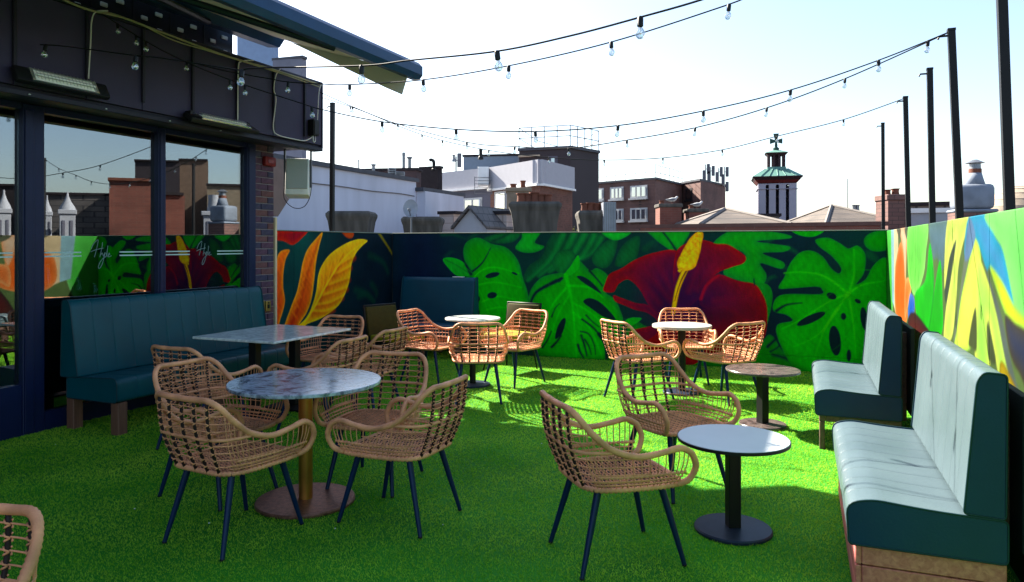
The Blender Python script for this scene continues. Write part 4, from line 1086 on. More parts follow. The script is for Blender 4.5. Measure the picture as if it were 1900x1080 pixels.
fA = lwall(*[LW(75, 83, 0.56)[0], 0.56, LW(75, 83, 0.56)[1]])
string_light('nearest string of bulbs sweeping from the fascia to the top right corner', fA, (2.06, 2.5), [(75, 83), (120, 86), (250, 103), (300, 108), (430, 128), (449, 130), (480, 126), (671, 122), (760, 112), (922, 95), (1060, 66), (1188, 32), (1300, 0), (1420, -42), (1700, -150)],
             [85, 253, 449, 671, 921, 1188, 1440], 1.0)
fB = lwall(*[LW(345, 112, 0.56)[0], 0.56, LW(345, 112, 0.56)[1]])
string_light('second string of bulbs crossing below the awning bar to the nearest pole', fB, POLE_TOPS[4], [(345, 113), (415, 131), (499, 146), (534, 152), (598, 156), (649, 157), (785, 148), (944, 122), (1134, 78), (1353, 8), (1500, -45)],
             [348, 535, 649, 785, 944, 1134, 1353], 0.95, ends=(None, POLE_TOPS[4]))
fC = lwall(*[LW(190, 24, 0.56)[0], 0.56, LW(190, 24, 0.56)[1]])
string_light('long string of bulbs dipping low over the middle to the fourth pole', fC, POLE_TOPS[3], [(190, 26), (240, 58), (300, 93), (375, 128), (455, 158), (560, 192), (600, 204), (709, 226), (846, 240), (993, 244), (1147, 233), (1305, 206), (1467, 167), (1630, 112)],
             [219, 252, 272, 427, 454, 579, 709, 846, 993, 1147, 1305, 1467, 1630, 1722], 0.85, ends=(None, POLE_TOPS[3]))
fD = lwall(3.40, 0.30, 3.50)
string_light('faint string of small bulbs from the fascia corner to the fourth pole', fD, POLE_TOPS[3], [(650, 196), (738, 230), (866, 264), (955, 272), (1055, 275), (1163, 260), (1290, 237), (1423, 200), (1568, 146)],
             [655, 738, 866, 955, 1055, 1163, 1290, 1423, 1568], 0.72, 0.005, ends=(fD, POLE_TOPS[3]))
fE = lwall(3.40, 0.05, 3.50)
string_light('lowest thin string of small bulbs running to the second pole', fE, POLE_TOPS[1], [(656, 200), (783, 250), (907, 279), (1018, 292), (1121, 297), (1230, 293), (1340, 278), (1441, 253), (1565, 222)],
             [650, 783, 820, 907, 1018, 1121, 1230, 1340, 1441, 1565], 0.68, 0.005, ends=(fE, POLE_TOPS[1]))
# ------------------------------------------------------------------ rattan chairs
def chair_proto():
    top = [(0, -.335, .795), (.10, -.337, .797), (.185, -.328, .797), (.238, -.292, .758), (.264, -.238, .690), (.284, -.145, .612), (.296, -.02, .574), (.302, .10, .585), (.302, .20, .600), (.299, .262, .570)]
    bot = [(0, -.245, .41), (.095, -.245, .41), (.165, -.235, .41), (.212, -.20, .41), (.238, -.15, .41), (.25, -.08, .41), (.256, 0, .41), (.258, .09, .41), (.253, .17, .41), (.243, .215, .41)]
    curl = [(.290, .288, .505), (.272, .262, .438), (.246, .212, .412)]
    N = 14
    T = spline(top, N); Bt = spline(bot, N); K = len(T)
    T = np.array(T); Bt = np.array(Bt)
    sgn = lambda P, s: (P[0] * s, P[1], P[2])
    def surf(i, t):
        """point on the shell: i = place along the half rail, t = 0 seat .. 1 rail"""
        a, b = Bt[i], T[i]
        out = (b - a) * np.array([1, 1, 0]) + np.array([a[0], a[1] + 0.0, 0]) * 0.15
        L = np.hypot(out[0], out[1]) + 1e-6
        bulge = 0.028 * math.sin(math.pi * t) * min(1.0, (b[2] - a[2]) / 0.3)
        p = a + (b - a) * t
        return np.array([p[0] + out[0] / L * bulge, p[1] + out[1] / L * bulge, p[2]])
    t = thing('rattan_chair', 'rattan chair', 'chair')
    # rail: arm curl, arm, back, other arm, wound with cane
    half = [tuple(p) for p in T] + spline([tuple(T[-1])] + curl, 8)[1:]
    full = [sgn(p, -1) for p in reversed(half)] + half[1:]
    full = resample(full, 0.0085)
    rr = [0.0152 + (0.0016 if (i % 2) else -0.0008) + 0.0006 * math.sin(i * 0.37) for i in range(len(full))]
    m = MB(); m.tube(full, rr, 8); m.build('rail', RATTAN, t, True)
    # seat rim
    rim = [sgn(p, 1) for p in Bt] + [(.20, .245, .412), (.10, .258, .41), (0, .26, .41)]
    rim = spline(rim[::10] + [(.215, .243, .412), (.10, .258, .41), (0, .26, .41)], 8)
    rimf = resample([sgn(p, -1) for p in reversed(rim)] + rim[1:], 0.0075)
    rr = [0.0125 + (0.0016 if (i % 3) else -0.003) for i in range(len(rimf))]
    m = MB(); m.tube(rimf, rr, 7); m.build('seat_rim', RATTAN, t, True)
    # upright stakes of the back, bound with cane
    lev = np.arange(.450, .79, .0385)
    for x in (-.178, -.09, 0, .09, .178):
        i = int(np.argmin(abs(T[:60, 0] - abs(x)))); s = 1 if x >= 0 else -1
        st = MB(); st.tube([sgn(surf(i, q), s) for q in np.linspace(0, .99, 12)], .0085, 6); so = st.build('back_stake', RATTAN_D, t, True)
        bd = MB()
        for z in lev:
            q = (z - .41) / (T[i][2] - .41)
            if q > .97: continue
            p = surf(i, q); d = (surf(i, min(1, q + .03)) - p); d /= np.linalg.norm(d)
            p = np.array(sgn(p, s)); d = np.array(sgn(d, s))
            for e, sl in ((-.008, .006), (.004, -.006)):
                c = p + d * e
                bd.tube([c + np.array([-.0105, -.004, -sl]), c + np.array([0, -.0115, 0]), c + np.array([.0105, -.004, sl])], .0034, 4)
                bd.tube([c + np.array([-.0105, .004, sl]), c + np.array([0, .0115, 0]), c + np.array([.0105, .004, -sl])], .0034, 4)
        bd.build('binding', RATTAN, so, True)
    # thin cane running round the back, level by level
    w = MB()
    for z in lev:
        run = []
        for i in range(0, K, 2):
            if T[i][2] - .008 < z or i > 92: break
            run.append(surf(i, (z - .41) / (T[i][2] - .41)))
        if len(run) > 3:
            L = [sgn(p, -1) for p in reversed(run)] + [tuple(p) for p in run[1:]]
            w.tube(L, .0033, 4)
    # fine uprights under the arms and round the back corners
    for s in (-1, 1):
        for i in list(range(46, K - 2, 5)):
            w.tube([sgn(surf(i, q), s) for q in np.linspace(0, 1, 8)], .0030, 4)
        for z in (.435, .455):
            w.tube([sgn(surf(i, (z - .41) / (T[i][2] - .41)), s) for i in range(40, K - 1, 4)], .004, 4)
    wo_ = w.build('cane_weave', RATTAN, t, True); wo_['kind'] = 'stuff'
    # wrapped rope along each side and round the back at arm height
    for s in (-1, 1):
        rp = resample([sgn(surf(i, (.478 - .41) / (T[i][2] - .41)), s) for i in range(52, K - 1, 2)], .006)
        m = MB(); m.tube(rp, [.007 + (.003 if (i // 2) % 2 else -.002) for i in range(len(rp))], 6); m.build('side_rope', RATTAN, t, True)
    run = [surf(i, (.598 - .41) / (T[i][2] - .41)) for i in range(0, 78, 2) if T[i][2] > .605]
    m = MB(); m.tube([sgn(p, -1) for p in reversed(run)] + [tuple(p) for p in run[1:]], .0085, 6); m.build('cross_rail', RATTAN, t, True)
    # seat: cross canes over bound lengthwise stakes
    def sz(x, y): return .412 - .012 * max(0, 1 - (x / .25) ** 2) * max(0, 1 - (y / .24) ** 2)
    def hw(y): return float(np.interp(y, [-.245, -.235, -.20, -.15, .17, .215, .255], [.10, .165, .212, .238, .253, .243, .12]))
    m = MB()
    for y in np.arange(-.228, .252, .0195):
        h = hw(y); m.tube([(x, y, sz(x, y) + .004) for x in np.linspace(-h, h, 9)], .0036, 4)
    so = m.build('seat_weave', RATTAN, t, True); so['kind'] = 'stuff'
    d = MB(); bd = MB()
    for x in np.arange(-.21, .215, .042):
        y0 = -.24 if abs(x) < .16 else -.21
        d.tube([(x, y, sz(x, y) - .002) for y in np.linspace(y0, .24, 10)], .0085, 5)
        for k, y in enumerate(np.arange(y0 + .015, .24, .0195)):
            z = sz(x, y); e = .006 if k % 2 else -.006
            bd.tube([(x - .011, y - e, z + .002), (x, y, z + .0105), (x + .011, y + e, z + .002)], .0034, 4)
            bd.tube([(x - .011, y + e, z - .006), (x, y, z - .0125), (x + .011, y - e, z - .006)], .0034, 4)
    do = d.build('seat_stakes', RATTAN_D, t, True); do['kind'] = 'stuff'
    bo = bd.build('seat_binding', RATTAN, t, True); bo['kind'] = 'stuff'
    # under-frame and legs
    m = MB(); m.tube([(-.17, -.17, .388), (.17, -.17, .388), (.17, .17, .388), (-.17, .17, .388)], .010, 6, True); m.build('under_frame', LEG, t, True)
    for sx in (-1, 1):
        for sy in (-1, 1):
            m = MB(); a = Vector((sx * .165, sy * .165, .392)); b_ = Vector((sx * .222, sy * (.27 if sy < 0 else .265), .006))
            m.tube([a, a.lerp(b_, .5), b_], [.0185, .0155, .0115], 10); lg = m.build('leg', LEG, t, True, 40)
            f_ = MB(); f_.lathe([(.012, 0.0), (.0125, .005), (.011, .010)], 10, (b_.x, b_.y, 0)); f_.build('foot', BLACK, lg, True)
    return t


CH = [
    # x, y, facing x, facing y, label
    (0.525, 3.69, .96, .28, 'rattan chair nearest the camera beside the low white-topped table'),
    (-1.50, 3.95, .48, .87, 'rattan chair in front of the big round table, its back to the camera'),
    (-0.645, 4.20, -.91, .41, 'rattan chair on the right side of the big round table, facing left'),
    (-0.90, 4.82, -.22, -.97, 'rattan chair behind the big round table, facing the camera'),
    (-1.85, 4.60, .87, -.45, 'rattan chair on the left side of the big round table'),
    (-2.40, 5.72, .42, .91, 'rattan chair at the front of the rectangular marble table, nearest the banquette'),
    (-1.90, 7.50, -.32, -.95, 'rattan chair on the far side of the rectangular table by the orange leaves'),
    (-1.60, 6.05, -.93, .37, 'rattan chair at the right side of the rectangular table, nearer one'),
    (-1.36, 6.72, -.92, .40, 'rattan chair at the right side of the rectangular table, farther one beside the olive chair'),
    (-0.93, 8.35, .88, -.48, 'rattan chair left of the far round table, facing right'),
    (-0.34, 7.40, -.05, 1.0, 'rattan chair in front of the far round table, its back to the camera'),
    (0.03, 8.28, -.65, -.76, 'rattan chair right of the far round table beside the monstera leaf'),
    (1.30, 7.45, .87, .49, 'rattan chair left of the sunlit white table, turned away'),
    (2.00, 8.40, -.1, -1.0, 'rattan chair behind the sunlit white table, against the hibiscus'),
    (2.17, 7.42, -.5, .87, 'rattan chair right of the sunlit white table, its back to the camera'),
    (1.05, 4.74, .46, -.88, 'rattan chair behind the low white-topped table, facing the camera'),
    (-1.62, 1.80, -.2, -.98, 'rattan chair cut off at the bottom left corner of the view'),
]
proto = chair_proto()
for i, (x, y, fx, fy, lab) in enumerate(CH):
    c = proto if i == 0 else copy_tree(proto)
    c.location = (x, y, 0.006); c.rotation_euler = (0, 0, math.atan2(-fx, fy))
    tag(c, lab, 'chair', 'rattan armchairs')


# ------------------------------------------------------------------ olive chairs in the far corner
def olive_chair(x, y, fx, fy, lab):
    t = thing('upholstered_chair', lab, 'chair', (x, y, 0.004), math.atan2(-fx, fy), 'olive upholstered chairs')
    OL = M('olive_fabric', lin(58, 52, 14), 0.85, 0, 0.15, 20); YE = M('mustard_fabric', lin(140, 130, 18), 0.8, 0, 0.12, 20)
    m = MB(); m.bbox(-.24, .24, -.22, .24, .40, .47, .02, 2); m.build('seat', YE, t, True, 50)
    R = Matrix.Translation((0, -.24, .45)) @ Matrix.Rotation(math.radians(9), 4, 'X')
    m = MB(); m.bbox(-.25, .25, -.03, .03, 0, .36, .015, 2, R); m.build('backrest', OL, t, True, 50)
    m = MB(); m.tube([R @ Vector(p) for p in ((-.262, 0, -.05), (-.262, 0, .375), (.262, 0, .375), (.262, 0, -.05))], .013, 8); m.build('back_frame', BLACK, t, True)
    m = MB(); m.bbox(-.235, .235, -.215, .235, .375, .399, .005); m.build('seat_frame', BLACK, t)
    for sx in (-1, 1):
        for sy in (-1, 1):
            m = MB(); m.tube([(sx * .2, sy * .18, .38), (sx * .24, sy * .24, 0)], [.014, .010], 8); m.build('leg', BLACK, t, True)


olive_chair(-1.42, 8.95, .80, -.60, 'dark framed olive chair with mustard seat behind the rectangular table')
olive_chair(-0.02, 9.15, -.60, -.80, 'dark framed olive chair half hidden behind the far round table')

# ------------------------------------------------------------------ tables
def round_table(x, y, h, r, rb, top_mat, col_mat, base_mat, lab, rc=.035, thick=.02, square_col=False, edge=None, plate=False, baseh=.02):
    t = thing('round_table', lab, 'table', (x, y, .004), random.uniform(0, 1))
    m = MB(); m.lathe([(r - .004, h - thick), (r, h - thick + .004), (r, h - .004), (r - .003, h)], 64); m.build('table_top', top_mat, t, True, 35)
    if edge is not None:
        m = MB()
        prof = [(r + .0005, h - thick), (r + .003, h - thick + .002), (r + .003, h - .003), (r + .0005, h - .002)]
        n = 64; vs_ = [(q * math.cos(2 * math.pi * j / n), q * math.sin(2 * math.pi * j / n), z) for q, z in prof for j in range(n)]
        fs_ = [(i * n + j, i * n + (j + 1) % n, ((i + 1) % 4) * n + (j + 1) % n, ((i + 1) % 4) * n + j) for i in range(4) for j in range(n)]
        m.add(vs_, fs_); m.build('edge_band', edge, t, True, 35)
    m = MB()
    if square_col: m.bbox(-rc, rc, -rc, rc, baseh, h - thick - .012, .004)
    else: m.lathe([(rc, baseh), (rc, h - thick - .012)], 24)
    m.build('column', col_mat, t, not square_col, 40)
    m = MB(); m.lathe([(rb, 0), (rb, baseh * .6), (rb - .006, baseh), (rc * 1.0, baseh + .003)], 56); m.build('base', base_mat, t, True, 35)
    m = MB()
    if plate:
        for a in (0, 90): m.bbox(-r * .62, r * .62, -.03, .03, h - thick - .028 + a * .00001, h - thick - .001 - a * .00001, .004, 1, Matrix.Rotation(math.radians(a + 20), 4, 'Z'))
    else: m.lathe([(rc * 1.2, h - thick - .012), (r * .45, h - thick - .008), (r * .45, h - thick - .001)], 32)
    m.build('support_plate', BLACK, t)
    return t


BLUEM = M_marble('blue_grey_marble', lin(62, 70, 82), lin(176, 186, 196), 0.13, 5.0, 0.75)
WHITEM = M_marble('white_marble', lin(236, 238, 232), lin(150, 158, 158), 0.15, 4.0, 0.5)
BROWNM = M_marble('brown_marble', lin(46, 40, 40), lin(112, 98, 94), 0.25, 3.0, 0.55)
PLAINW = M('laminate_white', lin(176, 182, 188), 0.3, 0, 0.04, 4)
GOLD = M('brass_column', lin(176, 120, 60), 0.35, 0.85, 0.15, 8)
COPPER = M('worn_copper_base', lin(128, 88, 74), 0.4, 0.75, 0.35, 40, 0.25, 200)
NAVYB = M('navy_base', lin(34, 44, 64), 0.45, 0.3, 0.2, 20)

round_table(-1.262, 4.45, .74, .455, .297, BLUEM, GOLD, COPPER, 'big round table with blue-grey marble top and brass column', .042, .022)
round_table(-.44, 8.15, .755, .31, .20, WHITEM, BLACK, NAVYB, 'far round table with pale marble top near the blue corner bench', .035)
round_table(1.805, 7.735, .722, .31, .20, M('sunlit_white_top', lin(170, 168, 160), 0.35, 0, 0.03), BLACK, NAVYB, 'white round table in the sun before the hibiscus', .04, .03)
round_table(2.18, 6.33, .49, .31, .20, BROWNM, BLACK, M_marble('brown_marble', lin(70, 56, 54), lin(160, 132, 126)), 'low round table with brown marble top by the far pale bench', .038, .02, True)
round_table(1.215, 4.00, .51, .297, .208, PLAINW, BLACK, NAVYB, 'low round table with white top and black edge in front', .034, .02, True, BLACK, True)


def rect_table():
    t = thing('rectangular_table', 'rectangular white marble table in front of the teal banquette', 'table', (-2.22, 6.83, .004), math.atan2(-.39, .92))
    # local y runs along the banquette
    a = .46; b = .55; h = .75
    m = MB(); m.bbox(-a, a, -b, b, h - .022, h, .004); m.build('table_top', WHITEM, t)
    for s in (-1, 1):
        m = MB(); m.bbox(-.04, .04, s * .27 - .04, s * .27 + .04, .02, h - .034, .004); m.build('column', BLACK, t)
        m = MB(); m.bbox(-.22, .22, s * .27 - .2, s * .27 + .2, 0, .018, .004); m.build('base', BLACK, t)
        m = MB(); m.bbox(-.2, .2, s * .27 - .2, s * .27 + .2, h - .033, h - .0225, .003); m.build('support_plate', BLACK, t)
rect_table()


# ------------------------------------------------------------------ upholstered benches
def offset_prof(P, d):
    P = np.array(P); n = len(P); out = []
    area = sum(P[i][0] * P[(i + 1) % n][1] - P[(i + 1) % n][0] * P[i][1] for i in range(n))
    sg = 1 if area > 0 else -1
    for i in range(n):
        e1 = P[i] - P[i - 1]; e2 = P[(i + 1) % n] - P[i]
        n1 = np.array([-e1[1], e1[0]]) / (np.hypot(*e1) + 1e-9); n2 = np.array([-e2[1], e2[0]]) / (np.hypot(*e2) + 1e-9)
        v = n1 + n2; v /= (np.hypot(*v) + 1e-9)
        out.append(P[i] + v * d * sg)
    return out


def cushion(prof, x0, x1, edge=.012, dep=.008):
    """upholstered roll: profile (depth, height) swept along x with soft stitched ends"""
    m = MB(); n = len(prof); rings = []
    for (x, d) in ((x0, dep), (x0 + edge * .25, dep * .45), (x0 + edge * .65, dep * .12), (x0 + edge, 0), (x1 - edge, 0), (x1 - edge * .65, dep * .12), (x1 - edge * .25, dep * .45), (x1, dep)):
        rings.append([(x, q[0], q[1]) for q in offset_prof(prof, d)])
    vs_ = [p for r in rings for p in r]; fs_ = []
    for i in range(len(rings) - 1):
        for j in range(n): fs_.append((i * n + j, i * n + (j + 1) % n, (i + 1) * n + (j + 1) % n, (i + 1) * n + j))
    fs_.append(tuple(reversed(range(n)))); fs_.append(tuple(range((len(rings) - 1) * n, len(rings) * n)))
    return m.add(vs_, fs_)


def rounded(P, r=.03, k=4):
    out = []; n = len(P)
    for i in range(n):
        p = np.array(P[i][:2], float); rr = P[i][2] if len(P[i]) > 2 else r
        a = np.array(P[i - 1][:2], float) - p; b = np.array(P[(i + 1) % n][:2], float) - p
        la, lb = np.hypot(*a), np.hypot(*b); q = min(rr, la * .45, lb * .45)
        s, e = p + a / la * q, p + b / lb * q
        for j in range(k + 1):
            t = j / k; out.append((1 - t) ** 2 * s + 2 * t * (1 - t) * p + t * t * e)
    return out


def bench(name, label, loc, rz, length, nch, seat_p, back_p, mat, end_mat, base, dep=.008, group=None, tape=None):
    t = thing(name, label, 'bench', loc, rz, group)
    sp = rounded(seat_p, .035); bp = rounded(back_p, .035)
    w = length / nch
    # channels of the seat and back, stitched one against the next
    for i in range(nch):
        cushion(sp, i * w + .0006, (i + 1) * w - .0006, .02, dep).build('seat_channel', mat, t, True, 60)
        cushion(bp, i * w + .0006, (i + 1) * w - .0006, .02, dep).build('back_channel', mat, t, True, 60)
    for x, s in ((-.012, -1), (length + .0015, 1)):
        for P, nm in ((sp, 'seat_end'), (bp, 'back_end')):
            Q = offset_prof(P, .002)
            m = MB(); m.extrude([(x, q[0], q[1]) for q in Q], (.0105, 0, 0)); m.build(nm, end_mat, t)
            m = MB(); xx = x if s < 0 else x + .0105
            m.tube([(xx, q[0], q[1]) for q in offset_prof(P, -.001)], .0045, 5, True); m.build('piping', SEAM, t, True)
    base(t, length)
    return t


WOODL = M_wood('bench_wood', lin(176, 84, 84), lin(212, 122, 114), 0.7)
WOODD = M_wood('bench_wood_dark', lin(70, 48, 40), lin(104, 74, 60), 0.7)


def base_legs(t, L):
    for x in (.06, L * .5, L - .06):
        for y in (.06, .60):
            m = MB(); m.bbox(x - .045, x + .045, y - .045, y + .045, 0, .268, .005); m.build('leg', M_wood('leg_wood', lin(92, 58, 46), lin(120, 80, 62), .6, (30, 30, 2)), t)
    m = MB(); m.box(.02, L - .02, .03, .66, .2685, .2745); m.build('seat_board', M('dark_board', lin(20, 24, 30), .7), t)


def base_planks(t, L):
    for k in range(3):
        z0 = .004 + k * .086
        for nm, a in (('front', (0.0, L, .035, .06)), ('end', (L - .026, L - .001, .0615, .60)), ('end2', (.001, .026, .0615, .60))):
            m = MB(); m.bbox(a[0], a[1], a[2], a[3], z0, z0 + .081, .004); m.build('plank', WOODL, t)
    m = MB(); m.box(.03, L - .03, .07, .60, .05, .262); m.build('carcass', M('dark_board', lin(20, 24, 30), .7), t)


def base_frame(t, L):
    m = MB(); m.bbox(0, L, .035, .08, .215, .262, .004); m.build('front_beam', WOODD, t)
    m = MB(); m.bbox(L - .05, L - .001, .0815, .60, .215, .262, .004); m.build('end_beam', WOODD, t)
    for x in (.0, L - .11):
        m = MB(); m.bbox(x, x + .11, .037, .075, .0, .2145, .004); m.build('leg_board', WOODD, t)
        m = MB(); m.bbox(x + .04, x + .11, .52, .58, .0, .2145, .004); m.build('leg', WOODD, t)
    m = MB(); m.box(.1, L - .12, .3, .58, .01, .2145); m.build('carcass', M('dark_board', lin(20, 24, 30), .7), t)


# (depth, height) profiles; depth 0 = front edge
SEAT_L = [(0.0, .275, .03), (0.0, .475, .06), (.30, .462, .2), (.60, .445, .02), (.60, .275, .02)]
BACK_L = [(.47, .45, .02), (.565, 1.06, .03), (.60, 1.105, .05), (.66, 1.10, .03), (.68, .45, .02)]
bench('banquette', 'long dark teal channelled banquette under the bar windows', lwall(.46, .76, .0), ANG_L, 2.27, 12, SEAT_L, BACK_L, LEATHER, LEATHER, base_legs, .0032, 'teal leather benches')
SEAT_R = [(0.01, .265, .02), (0.0, .44, .05), (.10, .468, .10), (.32, .448, .2), (.60, .44, .02), (.60, .265, .02)]
BACK_R = [(.445, .455, .015), (.492, 1.005, .03), (.515, 1.045, .04), (.597, 1.04, .02), (.592, .448, .015)]
nx = Vector((1.47, 3.20)); fx_ = Vector((2.335, 5.62))
LB = 1.52
for (p, lab, bs, nm) in ((nx, 'pale faded teal bench nearest the camera on a plank base', base_planks, 'bench'), (fx_, 'pale faded teal bench farther along the right wall on a wooden frame', base_frame, 'bench')):
    far = p - UR * LB                    # origin at the far front corner, x runs towards the camera
    t = bench(nm, lab, (far.x, far.y, .0), ANG_R, LB, 9, SEAT_R, BACK_R, LEATHER_F, LEATHER_SHADED, bs, .0035, 'pale benches along the right wall')
    m = MB(); m.bbox(.03, LB - .03, .66, .69, .3, .95, .004); m.build('back_board', M('dark_board', lin(20, 24, 30), .7), t)
    for x in (.25, LB - .25):
        m = MB(); m.bbox(x - .03, x + .03, .601, .6595, .22, .9, .004); m.build('back_post', WOODD, t)
cbk = CB + UB * .10 + NB * .74
tb = bench('corner_bench', 'navy teal bench in the far corner against the dark mural', (cbk.x, cbk.y, .0), ANG_B, 1.17, 1, SEAT_L, BACK_L, M('navy_teal_leather', lin(8, 62, 82), .4, 0, .1, 3, .1, 90), M('navy_teal_leather', lin(14, 62, 92)), base_legs, .008)
m = MB(); m.bbox(.80, .97, .60, .66, 1.1025, 1.112, .002); o = m.build('paper_strip', WHITE, None); o.parent = tb
# ------------------------------------------------------------------ the roofscape beyond the walls
GZ = -12.0
BRK = M_courses('city_brick', lin(90, 53, 43), lin(106, 66, 53), lin(96, 77, 67))
BRK_D = M_courses('city_brick_dark', lin(96, 68, 64), lin(106, 76, 70), lin(64, 50, 48))
BRK_R = M_courses('city_brick_red', lin(100, 54, 44), lin(112, 62, 50), lin(104, 74, 64))
SLATE = M_courses('slate', lin(78, 74, 74), lin(96, 90, 86), lin(48, 46, 48), 0.3, 0.2, 0.7, 0.3)
SLATE_T = M_courses('slate_tan', lin(82, 73, 66), lin(94, 84, 76), lin(56, 52, 50), 0.3, 0.18, 0.8, 0.25)
RENDER_W = M('white_render', lin(186, 188, 202), 0.85, 0, 0.11, 1.0, 0.1, 20, detail=10, stretch=(1.6, 1.6, .35))
RENDER_G = M('grey_render', lin(90, 90, 102), 0.85, 0, 0.08, 0.8)
BROWN = M('brown_cladding', lin(56, 50, 54), 0.7, 0, 0.10, 0.6)
CONC = M('weathered_concrete', lin(77, 74, 70), 0.9, 0, 0.45, 1.0, 0.4, 14, detail=9, stretch=(6, 6, .8))
CREAM = M('cream_render', lin(165, 152, 133), 0.85, 0, 0.08)
TERRA = M('terracotta', lin(104, 62, 48), 0.8, 0, 0.2, 6)
STEEL = M('galvanised', lin(120, 123, 128), 0.4, 0.6, 0.1)
DKROOF = M('dark_roofing', lin(42, 37, 40), 0.9, 0, 0.2)
COPPERG = M('verdigris_copper', lin(90, 130, 120), 0.7, 0, 0.22, 1.2, detail=7)
WINGL = M_glass('city_glass', 0.45, (0.12, 0.15, 0.18))
WFR = M('white_window_frame', lin(171, 173, 176), 0.5, 0, 0.03)


def P2(px, Y): return Vector(((px - CX) * Y / FPX, Y))
def ZZ(py, Y): return EYE - (py - CY) * Y / FPX


def massing(name, label, cat, poly, z0, z1, wall_mat, roof_mat=None, par=0.0, group=None, top=True):
    """a flat-roofed block on a plan polygon (world coordinates, anticlockwise)"""
    c = sum((Vector(p) for p in poly), Vector((0, 0))) / len(poly)
    t = thing(name, label, cat, (c.x, c.y, z0), 0, group)
    q = [(p[0] - c.x, p[1] - c.y) for p in poly]
    m = MB(); m.prism(q, 0, z1 - z0); m.build('wall', wall_mat, t)
    if top:
        k = [(x * 1.006 + (0.05 if x > 0 else -0.05), y * 1.006 + (0.05 if y > 0 else -0.05)) for x, y in q]
        m = MB(); m.prism(k, z1 - z0 + 0.002, z1 - z0 + 0.09 + par); m.build('roof_edge', roof_mat or DKROOF, t)
    return t, c


def facade_window(t, A, B_, u0, u1, z0, z1, lights=2, frame=WFR, origin=(0, 0, 0), out=0.05):
    """window with frame, bars and panes on the wall running from A to B_ (world plan points)"""
    o = Vector(origin); d = (B_ - A).normalized(); n = Vector((d.y, -d.x))
    if n.dot(A) > 0: n = -n
    L = (B_ - A).length
    def pt(u, w, z): q = A + d * (u * L) + n * w; return Vector((q.x - o.x, q.y - o.y, z - o.z))
    def slab(m, ua, ub, za, zb, w0, w1):
        c = [pt(u, w, z) for z in (za, zb) for w in (w0, w1) for u in (ua, ub)]
        m.add(c, [(0, 2, 3, 1), (4, 5, 7, 6), (0, 1, 5, 4), (2, 6, 7, 3), (0, 4, 6, 2), (1, 3, 7, 5)])
    fw = 0.09 / L; fz = 0.09
    m = MB(); slab(m, u0 - fw, u1 + fw, z0 - fz, z1 + fz, 0.002, out * 0.35); w = m.build('window', frame, t)
    for k in range(lights):
        a = u0 + (u1 - u0) * k / lights; b = u0 + (u1 - u0) * (k + 1) / lights
        m = MB(); slab(m, a + fw * 0.45, b - fw * 0.45, z0, z1, out * 0.37, out * 0.6); m.build('pane', WINGL, w)
        m = MB(); slab(m, b - fw * 0.35, b + fw * 0.35, z0, z1, out * 0.62, out); m.build('window_bar', frame, w)
    m = MB(); slab(m, u0 - fw * 1.4, u1 + fw * 1.4, z0 - fz * 2, z0 - fz, 0.002, out * 2); m.build('window_sill', frame, w)


# ---- white rendered building on the left
A = P2(505, 15.7); B_ = P2(772, 21.5); n_ = Vector((-0.93, 0.37))
zt = ZZ(338, 21.5)
t, c = massing('rendered_building', 'long white rendered blank wall behind the left mural wall', 'building', [A, B_, B_ + n_ * 9, A + n_ * 9], GZ, zt, RENDER_W, M('lead_coping', lin(67, 69, 77), 0.6), 0.02)
d_ = (B_ - A).normalized(); nn = Vector((d_.y, -d_.x))
m = MB(); m.tube([Vector((A.x + d_.x * s + nn.x * .03 - c.x, A.y + d_.y * s + nn.y * .03 - c.y, zt - GZ - 0.42 - 0.01 * math.sin(s * 2.1) * s * .3)) for s in np.linspace(1.2, 6.1, 14)], 0.014, 5); m.build('wall_cable', M('cable_dirty', lin(112, 106, 104), 0.8), t, True)
B2 = P2(789, 21.9)
massing('rendered_annex', 'low white rendered annex with dark edge at the end of the blank wall', 'building', [B_ + d_ * 0.02, B_ + d_ * 0.02 + nn * 0.30, B_ + d_ * 2.6 + nn * 0.30, B_ + d_ * 2.6], GZ, ZZ(356, 21.7), RENDER_W, M('lead_coping', lin(67, 69, 77), 0.6), 0.02)
# roof plant and flues above it
def plan_box(pxa, pxb, Y, depth, skew=0.12):
    a, b = P2(pxa, Y), P2(pxb, Y * (1 - skew * 0.1)); d = (b - a).normalized(); n = Vector((-d.y, d.x))
    return [a, b, b + n * depth, a + n * depth]
massing('plant_room', 'low brown rooftop plant room behind the white rendered wall', 'building', plan_box(655, 773, 25, .6), 2.0, ZZ(318, 25), M('plant_brown', lin(67, 53, 54), .8), None)
massing('roof_hatch', 'small dark rooftop hatch beside the bent flue', 'building', plan_box(779, 813, 27, .3), 2.5, ZZ(314, 27), DKROOF, None)


def flue(px, py0, py1, Y, r, lab, cap=True, mat=None):
    t = thing('roof_flue', lab, 'flue', (*P2(px, Y), ZZ(py0, Y)), 0, 'rooftop flues')
    h = ZZ(py1, Y) - ZZ(py0, Y); mt = mat or STEEL
    m = MB(); m.lathe([(r, 0), (r, h * .86)], 12); m.build('pipe', mt, t, True, 40)
    m = MB()
    if cap: m.lathe([(r * 1.25, h * .865), (r * 1.7, h * .9), (r * 1.7, h * .96), (r * .4, h)], 12)
    else: m.lathe([(r * 1.12, h * .865), (r * 1.12, h)], 12)
    m.build('cowl', mt, t, True, 40)
    m = MB(); m.lathe([(r * 1.6, 0), (r * 1.6, .08), (r * 1.02, .14)], 12); m.build('collar', mt, t, True, 40)


